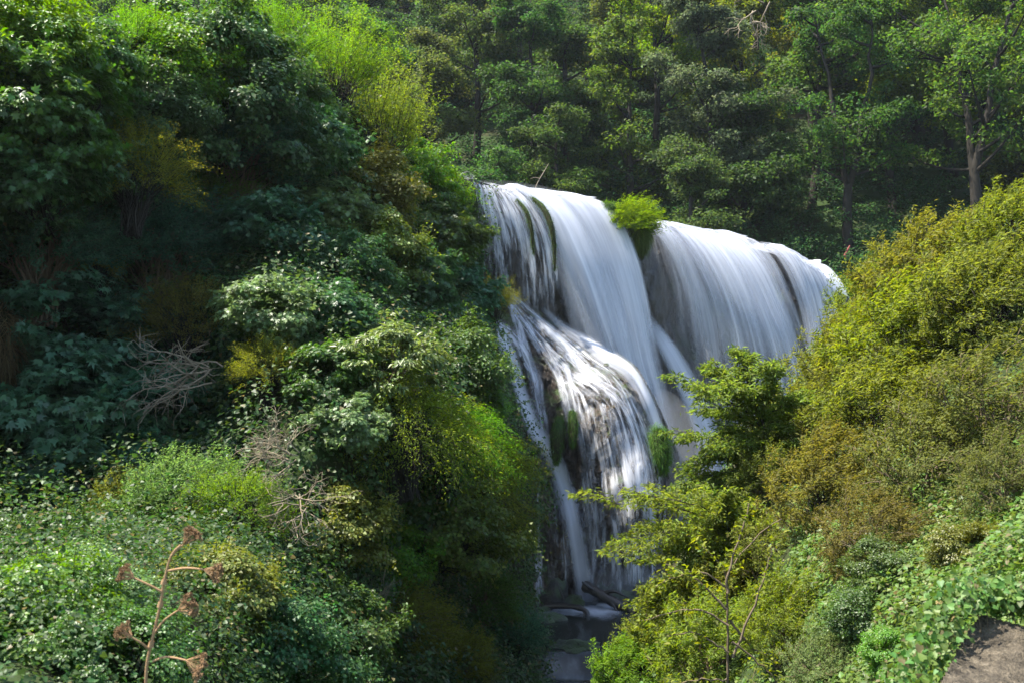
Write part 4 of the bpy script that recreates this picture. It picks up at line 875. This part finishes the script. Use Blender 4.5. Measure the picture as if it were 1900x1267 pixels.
# dry umbel stalk
def stalk():
    rng = np.random.default_rng(9); d = 4.9; base = P(270, 1330, d); e = bpy.data.objects.new('dry_stalk', None); C.objects.link(e); e.location = tuple(base)
    tag(e, 'dry rust brown stalk with six withered umbels in front of the hillside', 'dry plant')
    w = lambda x, y, dz=0.: P(x, y, d+dz)-base
    b = Soup(); L = [(cr(np.array([w(270, 1330), w(272, 1240), w(284, 1180), w(298, 1120), w(304, 1080), w(318, 1030), w(336, 1010)]), 30), np.linspace(.0085, .005, 30))]
    heads = []
    for stem, hx, hy, r in [([(302, 1098, 0), (278, 1085, -.02), (250, 1072, -.03)], 240, 1066, 24), ([(312, 1058, 0), (345, 1053, -.04), (378, 1056, -.05)], 394, 1058, 25), ([(286, 1175, 0), (305, 1150, -.03), (330, 1132, -.06)], 346, 1124, 26), ([(278, 1205, 0), (262, 1192, -.04), (245, 1182, -.06)], 236, 1176, 24), ([(284, 1226, 0), (310, 1218, -.05), (345, 1224, -.08)], 366, 1232, 30), ([(318, 1030, 0), (330, 1018, 0), (340, 1010, 0)], 350, 1000, 26)]:
        c = cr(np.array([w(*q) for q in stem]), 12); L.append((c, np.linspace(.0065, .0045, 12))); heads.append((c[-1], nrm(w(hx, hy, stem[-1][2])-c[-1]), r/FPX*d))
    for t in (8, 14, 19): L.append((L[0][0][t:t+2]+0, np.array([.015, .012])))
    tubes(b, L, rng, 8); link('stem', b.build('stem', M_STALK, True), e)
    for p, dr, r in heads:
        s = Soup(); Ls = []; 
        for k in range(30):
            a_ = rng.uniform(0, 6.283); s_ = .85*math.sqrt(rng.random()); x_ = nrm(np.cross(dr, [.3, .2, .9])); y_ = np.cross(dr, x_); q = nrm(dr + s_*(math.cos(a_)*x_+math.sin(a_)*y_) + .06*rng.standard_normal(3)); tip = p+q*r*1.22*rng.uniform(.75, 1.05); c = curve(p, tip, -dr*.04*r+rng.normal(0, .03*r, 3), 5); Ls.append((c, np.array([.002, .0015, .0013, .0012, .0012])))
            for j in range(15):
                z = nrm(q+.75*rng.standard_normal(3)); Ls.append((np.array([tip, tip+z*r*.14, tip+z*r*.22]), np.array([.0008, .0012, .0033])))
        tubes(s, Ls, rng, 4); link('umbel', s.build('umbel', M_STALK), e)
stalk()

# ------------------------------------------------------------------ forest on the far valley side
def tree_mesh(seed, H=16, spread=5.0, base=.28, nlimb=13, fork=False, lean=0.0, leaf=.27, per=190, thin=1.0):
    rng = np.random.default_rng(seed); L = []; tips = []
    def trunk(p0, p1, r0, r1, k=10):
        c = curve(p0, p1, rng.normal(0, .35, 3)*[1, 1, 0], k); c[1:-1] += rng.normal(0, .08, (k-2, 3)); L.append((c, np.linspace(r0, r1, k))); return c
    top = np.array([lean*H, rng.normal(0, .4), H*.93]); stems = []
    if fork:
        m = top*.33; trunk((0, 0, -1), m, .40, .28, 6)
        for s in (-1, 1): stems.append((trunk(m, top*[1, 1, .98]+[s*spread*.42, rng.normal(0, .6), rng.normal(0, .8)], .24, .05), .33))
    else: stems.append((trunk((0, 0, -1), top, .34, .045), 0))
    for c, f0 in stems:
        for i in range(nlimb):
            t = rng.uniform(max(0, (base-f0))/(1-f0), 1); x = t*(len(c)-1); k = min(int(x), len(c)-2); p = c[k]*(1-(x-k))+c[k+1]*(x-k)
            a = rng.uniform(0, 2*np.pi); h = (p[2]/H-base)/(1-base); ln = spread*(1.05-.62*np.clip(h, 0, 1)**1.4)*rng.uniform(.6, 1.05)
            q = p+np.array([np.cos(a), np.sin(a), rng.uniform(.25, .85)])*ln*.8; cc = curve(p, q, (0, 0, -.06*ln), 6); L.append((cc, np.linspace(.11, .03, 6)))
            tips.append(q)
            for j in range(rng.integers(3, 6)):
                kk = rng.integers(2, 6); q2 = cc[kk]+nrm(rng.standard_normal(3)*[1, 1, .5]+[np.cos(a)*.5, np.sin(a)*.5, .35])*ln*rng.uniform(.2, .42)
                L.append((curve(cc[kk], q2, (0, 0, .05), 4), np.linspace(.03, .01, 4))); tips.append(q2)
    tips = np.array(tips); n = int(per*len(tips)); k = rng.integers(0, len(tips), n); o_ = nrm(rng.standard_normal((n, 3)))*(rng.random((n, 1))**.5)
    cr2 = rng.uniform(.55, 1.25, len(tips))[k][:, None]
    p = tips[k]+o_*cr2*np.array([1.15, 1.15, .55])*thin + [0, 0, .1]
    s = Soup(); leaves(s, p, o_+.8*rng.standard_normal((n, 3))-UZ*.3, UZ*.8+.5*o_+.6*rng.standard_normal((n, 3)), leaf*rng.uniform(.55, 1.25, n), .62, 'rhomb', rng, np.clip(.7*rng.random(n)+.3*rng.random(len(tips))[k], 0, 1))
    b = Soup(); tubes(b, L, rng, 6); return s.build('crown', M_FOREST), b.build('trunk', M_BARK, True)
TREES = [tree_mesh(31, 16, 4.6, .2, 20), tree_mesh(32, 18, 5.2, .28, 12, True, leaf=.25, per=130), tree_mesh(33, 13, 4.6, .12, 20), tree_mesh(34, 19, 4.4, .3, 20, False, .06), tree_mesh(35, 15, 5.0, .15, 22, per=130), tree_mesh(36, 20, 5.4, .3, 14, True, -.03, .25, 125), tree_mesh(37, 12, 4.2, .08, 22)]
FDARK = (.038, .072, .018); FMID = (.055, .098, .018); FYEL = (.10, .135, .016); FGREY = (.066, .10, .042)
cols = [('far above the hillside ridge', -42), ('above the corner shrub', -33), ('above the hillside ridge dip', -24.5), ('behind the tall ivy dome', -16.5), ('behind the glowing upright thicket', -9.5), ('above the start of the lip', -2.5), ('above the broad white torrent', 4.5), ('above the reed tuft', 11.5), ('above the widest curtain', 18.5), ('above the farthest fall', 26), ('above bluish slide', 33.5), ('above the corner bush', 41.5)]
rowsn = [('front', 73.5, 0), ('second', 79.5, 3.4), ('third', 86.5, 0), ('fourth', 95, 3.5), ('fifth', 104, 0), ('sixth', 114, 3.4), ('topmost', 125, 0)]
kinds = {0: 'dense dark tree', 1: 'forked tall tree', 2: 'low spreading tree', 3: 'slender leaning tree', 4: 'rounded leafy tree', 5: 'high crowned forked tree', 6: 'low bushy tree'}
TR = random.Random(5)
for ri, (rn, y, sh) in enumerate(rowsn):
    for ci, (cn, x) in enumerate(cols):
        sp = 1+(y-73)*.0125                                       # rows farther back spread out with the view
        X = x*sp+sh*sp+TR.uniform(-1.6, 1.6); Y = y+TR.uniform(-2.5, 2.5)
        if ri == 0 and x < -8: continue
        if x < -8: vi = TR.choice([0, 2, 4])
        elif ci <= 7 and ri == 0: vi = TR.choice([2, 6, 0])
        elif ci <= 7: vi = TR.choice([0, 4, 2, 3])
        else: vi = TR.choice([1, 5, 3, 5, 4]) if ri else TR.choice([1, 2, 5, 6])
        if ci == 10 and ri == 0: vi = 5
        col = TR.choice([FDARK, FDARK, FMID]) if ci <= 6 else TR.choice([FMID, FYEL, FYEL, FYEL])
        if ri == 0 and ci <= 9: col = FDARK
        if ci == 7 and ri == 1: col = FGREY
        cw = 'dark green' if col == FDARK else 'mid green' if col == FMID else 'greyish' if col == FGREY else 'yellow green'
        f, b = TREES[vi]; s = TR.uniform(1.0, 1.22)*(1.12 if ci > 7 else 1)*(.8 if (ri == 0 and 5 <= ci <= 7) else 1)
        plant('tree', f'{cw} {kinds[vi]}, {rn} forest row, {cn}', 'tree', f, b, (X, Y, float(zb(X, Y))-.3), s, TR.uniform(0, 6.28), tuple(c*TR.uniform(.8, 1.2) for c in col), 'forest trees on the far valley side', ('crown', 'trunk'))
# undergrowth below the trees
gc = gv[gf[keep]]; rng = np.random.default_rng(4)
def understory(name, label, n, xr, yr, h, size, color, seed):
    rng = np.random.default_rng(seed); m = max(1, n//150); c = np.stack([rng.uniform(*xr, m), rng.uniform(*yr, m)], 1); z = zb(c[:, 0], c[:, 1])+rng.uniform(.2, h, m)
    k = rng.integers(0, m, n); o_ = nrm(rng.standard_normal((n, 3)))*(rng.random((n, 1))**.4)*[1.35, 1.35, .8]*rng.uniform(.6, 1.3, m)[k][:, None]; p = np.c_[c, z][k]+o_
    s = Soup(); leaves(s, p, o_+rng.standard_normal((n, 3)), UZ+.6*rng.standard_normal((n, 3)), size*rng.uniform(.6, 1.2, n), .6, 'rhomb', rng)
    o = link(name, s.build(name, M_FOREST), color=color); tag(o, label, 'undergrowth', kind='stuff')
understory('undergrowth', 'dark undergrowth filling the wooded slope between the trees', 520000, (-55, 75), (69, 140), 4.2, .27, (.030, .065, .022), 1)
understory('herbs', 'bright green herbs along the bank behind the farthest fall', 14000, (19, 34), (67.5, 71.5), 1.6, .2, (.05, .13, .02), 2)

# ------------------------------------------------------------------ air
def air(name, me, dens, col, label, cat):
    m, nt, n, l = new_mat(name); v = N(nt, 'VolumePrincipled'); v.inputs['Color'].default_value = (*col, 1); v.inputs['Density'].default_value = dens; v.inputs['Anisotropy'].default_value = .35
    o = N(nt, 'OutputMaterial'); l.new(v.outputs[0], o.inputs['Volume']); me.materials.append(m); tag(link(name, me), label, cat, kind='stuff')
c = np.array([(x, y, z) for z in (-14, 130) for x, y in ((-200, -30), (220, -30), (220, 290), (-200, 290))], float)
air('haze', mesh('haze', c, [np.array([(0, 3, 2, 1), (4, 5, 6, 7), (0, 1, 5, 4), (1, 2, 6, 5), (2, 3, 7, 6), (3, 0, 4, 7)])]), 0.00013, (.80, .88, .97), 'thin bluish air in the valley', 'haze')

def mist(label, a, b, r, dens):
    """soft cloud of drops, an ellipsoid from a to b"""
    a, b = P(*a), P(*b); c = (a+b)/2; h = np.linalg.norm(b-a)/2; t = nrm(b-a); x = nrm(np.cross(t, UZ)); y = np.cross(x, t)
    u, vv = np.meshgrid(np.linspace(0, 2*np.pi, 33)[:-1], np.linspace(0.01, np.pi-.01, 24))
    q = (np.cos(vv)*h)[..., None]*t + (np.sin(vv)*np.cos(u)*r[0])[..., None]*x + (np.sin(vv)*np.sin(u)*r[1])[..., None]*y
    i = np.arange(32*24).reshape(24, 32); j = np.roll(i, -1, 1)
    f = np.stack([i[:-1], i[1:], j[1:], j[:-1]], -1).reshape(-1, 4)
    g = (q).reshape(-1, 3)[f]; out = (np.cross(g[:, 2]-g[:, 0], g[:, 3]-g[:, 1])*g.mean(1)).sum()
    air('mist', mesh('mist', (q+c).reshape(-1, 3), [f if out > 0 else f[:, ::-1]], smooth=True), dens, (.93, .95, .98), label, 'mist')
mist('bright spray drifting over the lip of the broad torrent', (880, 338, 44.6), (1125, 386, 47.8), (.9, .36), .05)
mist('spray drifting over the lip of the widest curtain', (1205, 428, 49.8), (1450, 474, 57.5), (.9, .36), .05)
mist('mist hanging at the foot of the broad torrent', (1215, 720, 45.2), (1300, 1020, 44.4), (2.0, 1.6), .10)
mist('mist where the cascade meets the pool', (1060, 1105, 39.4), (1215, 1068, 40), (1.3, .8), .12)
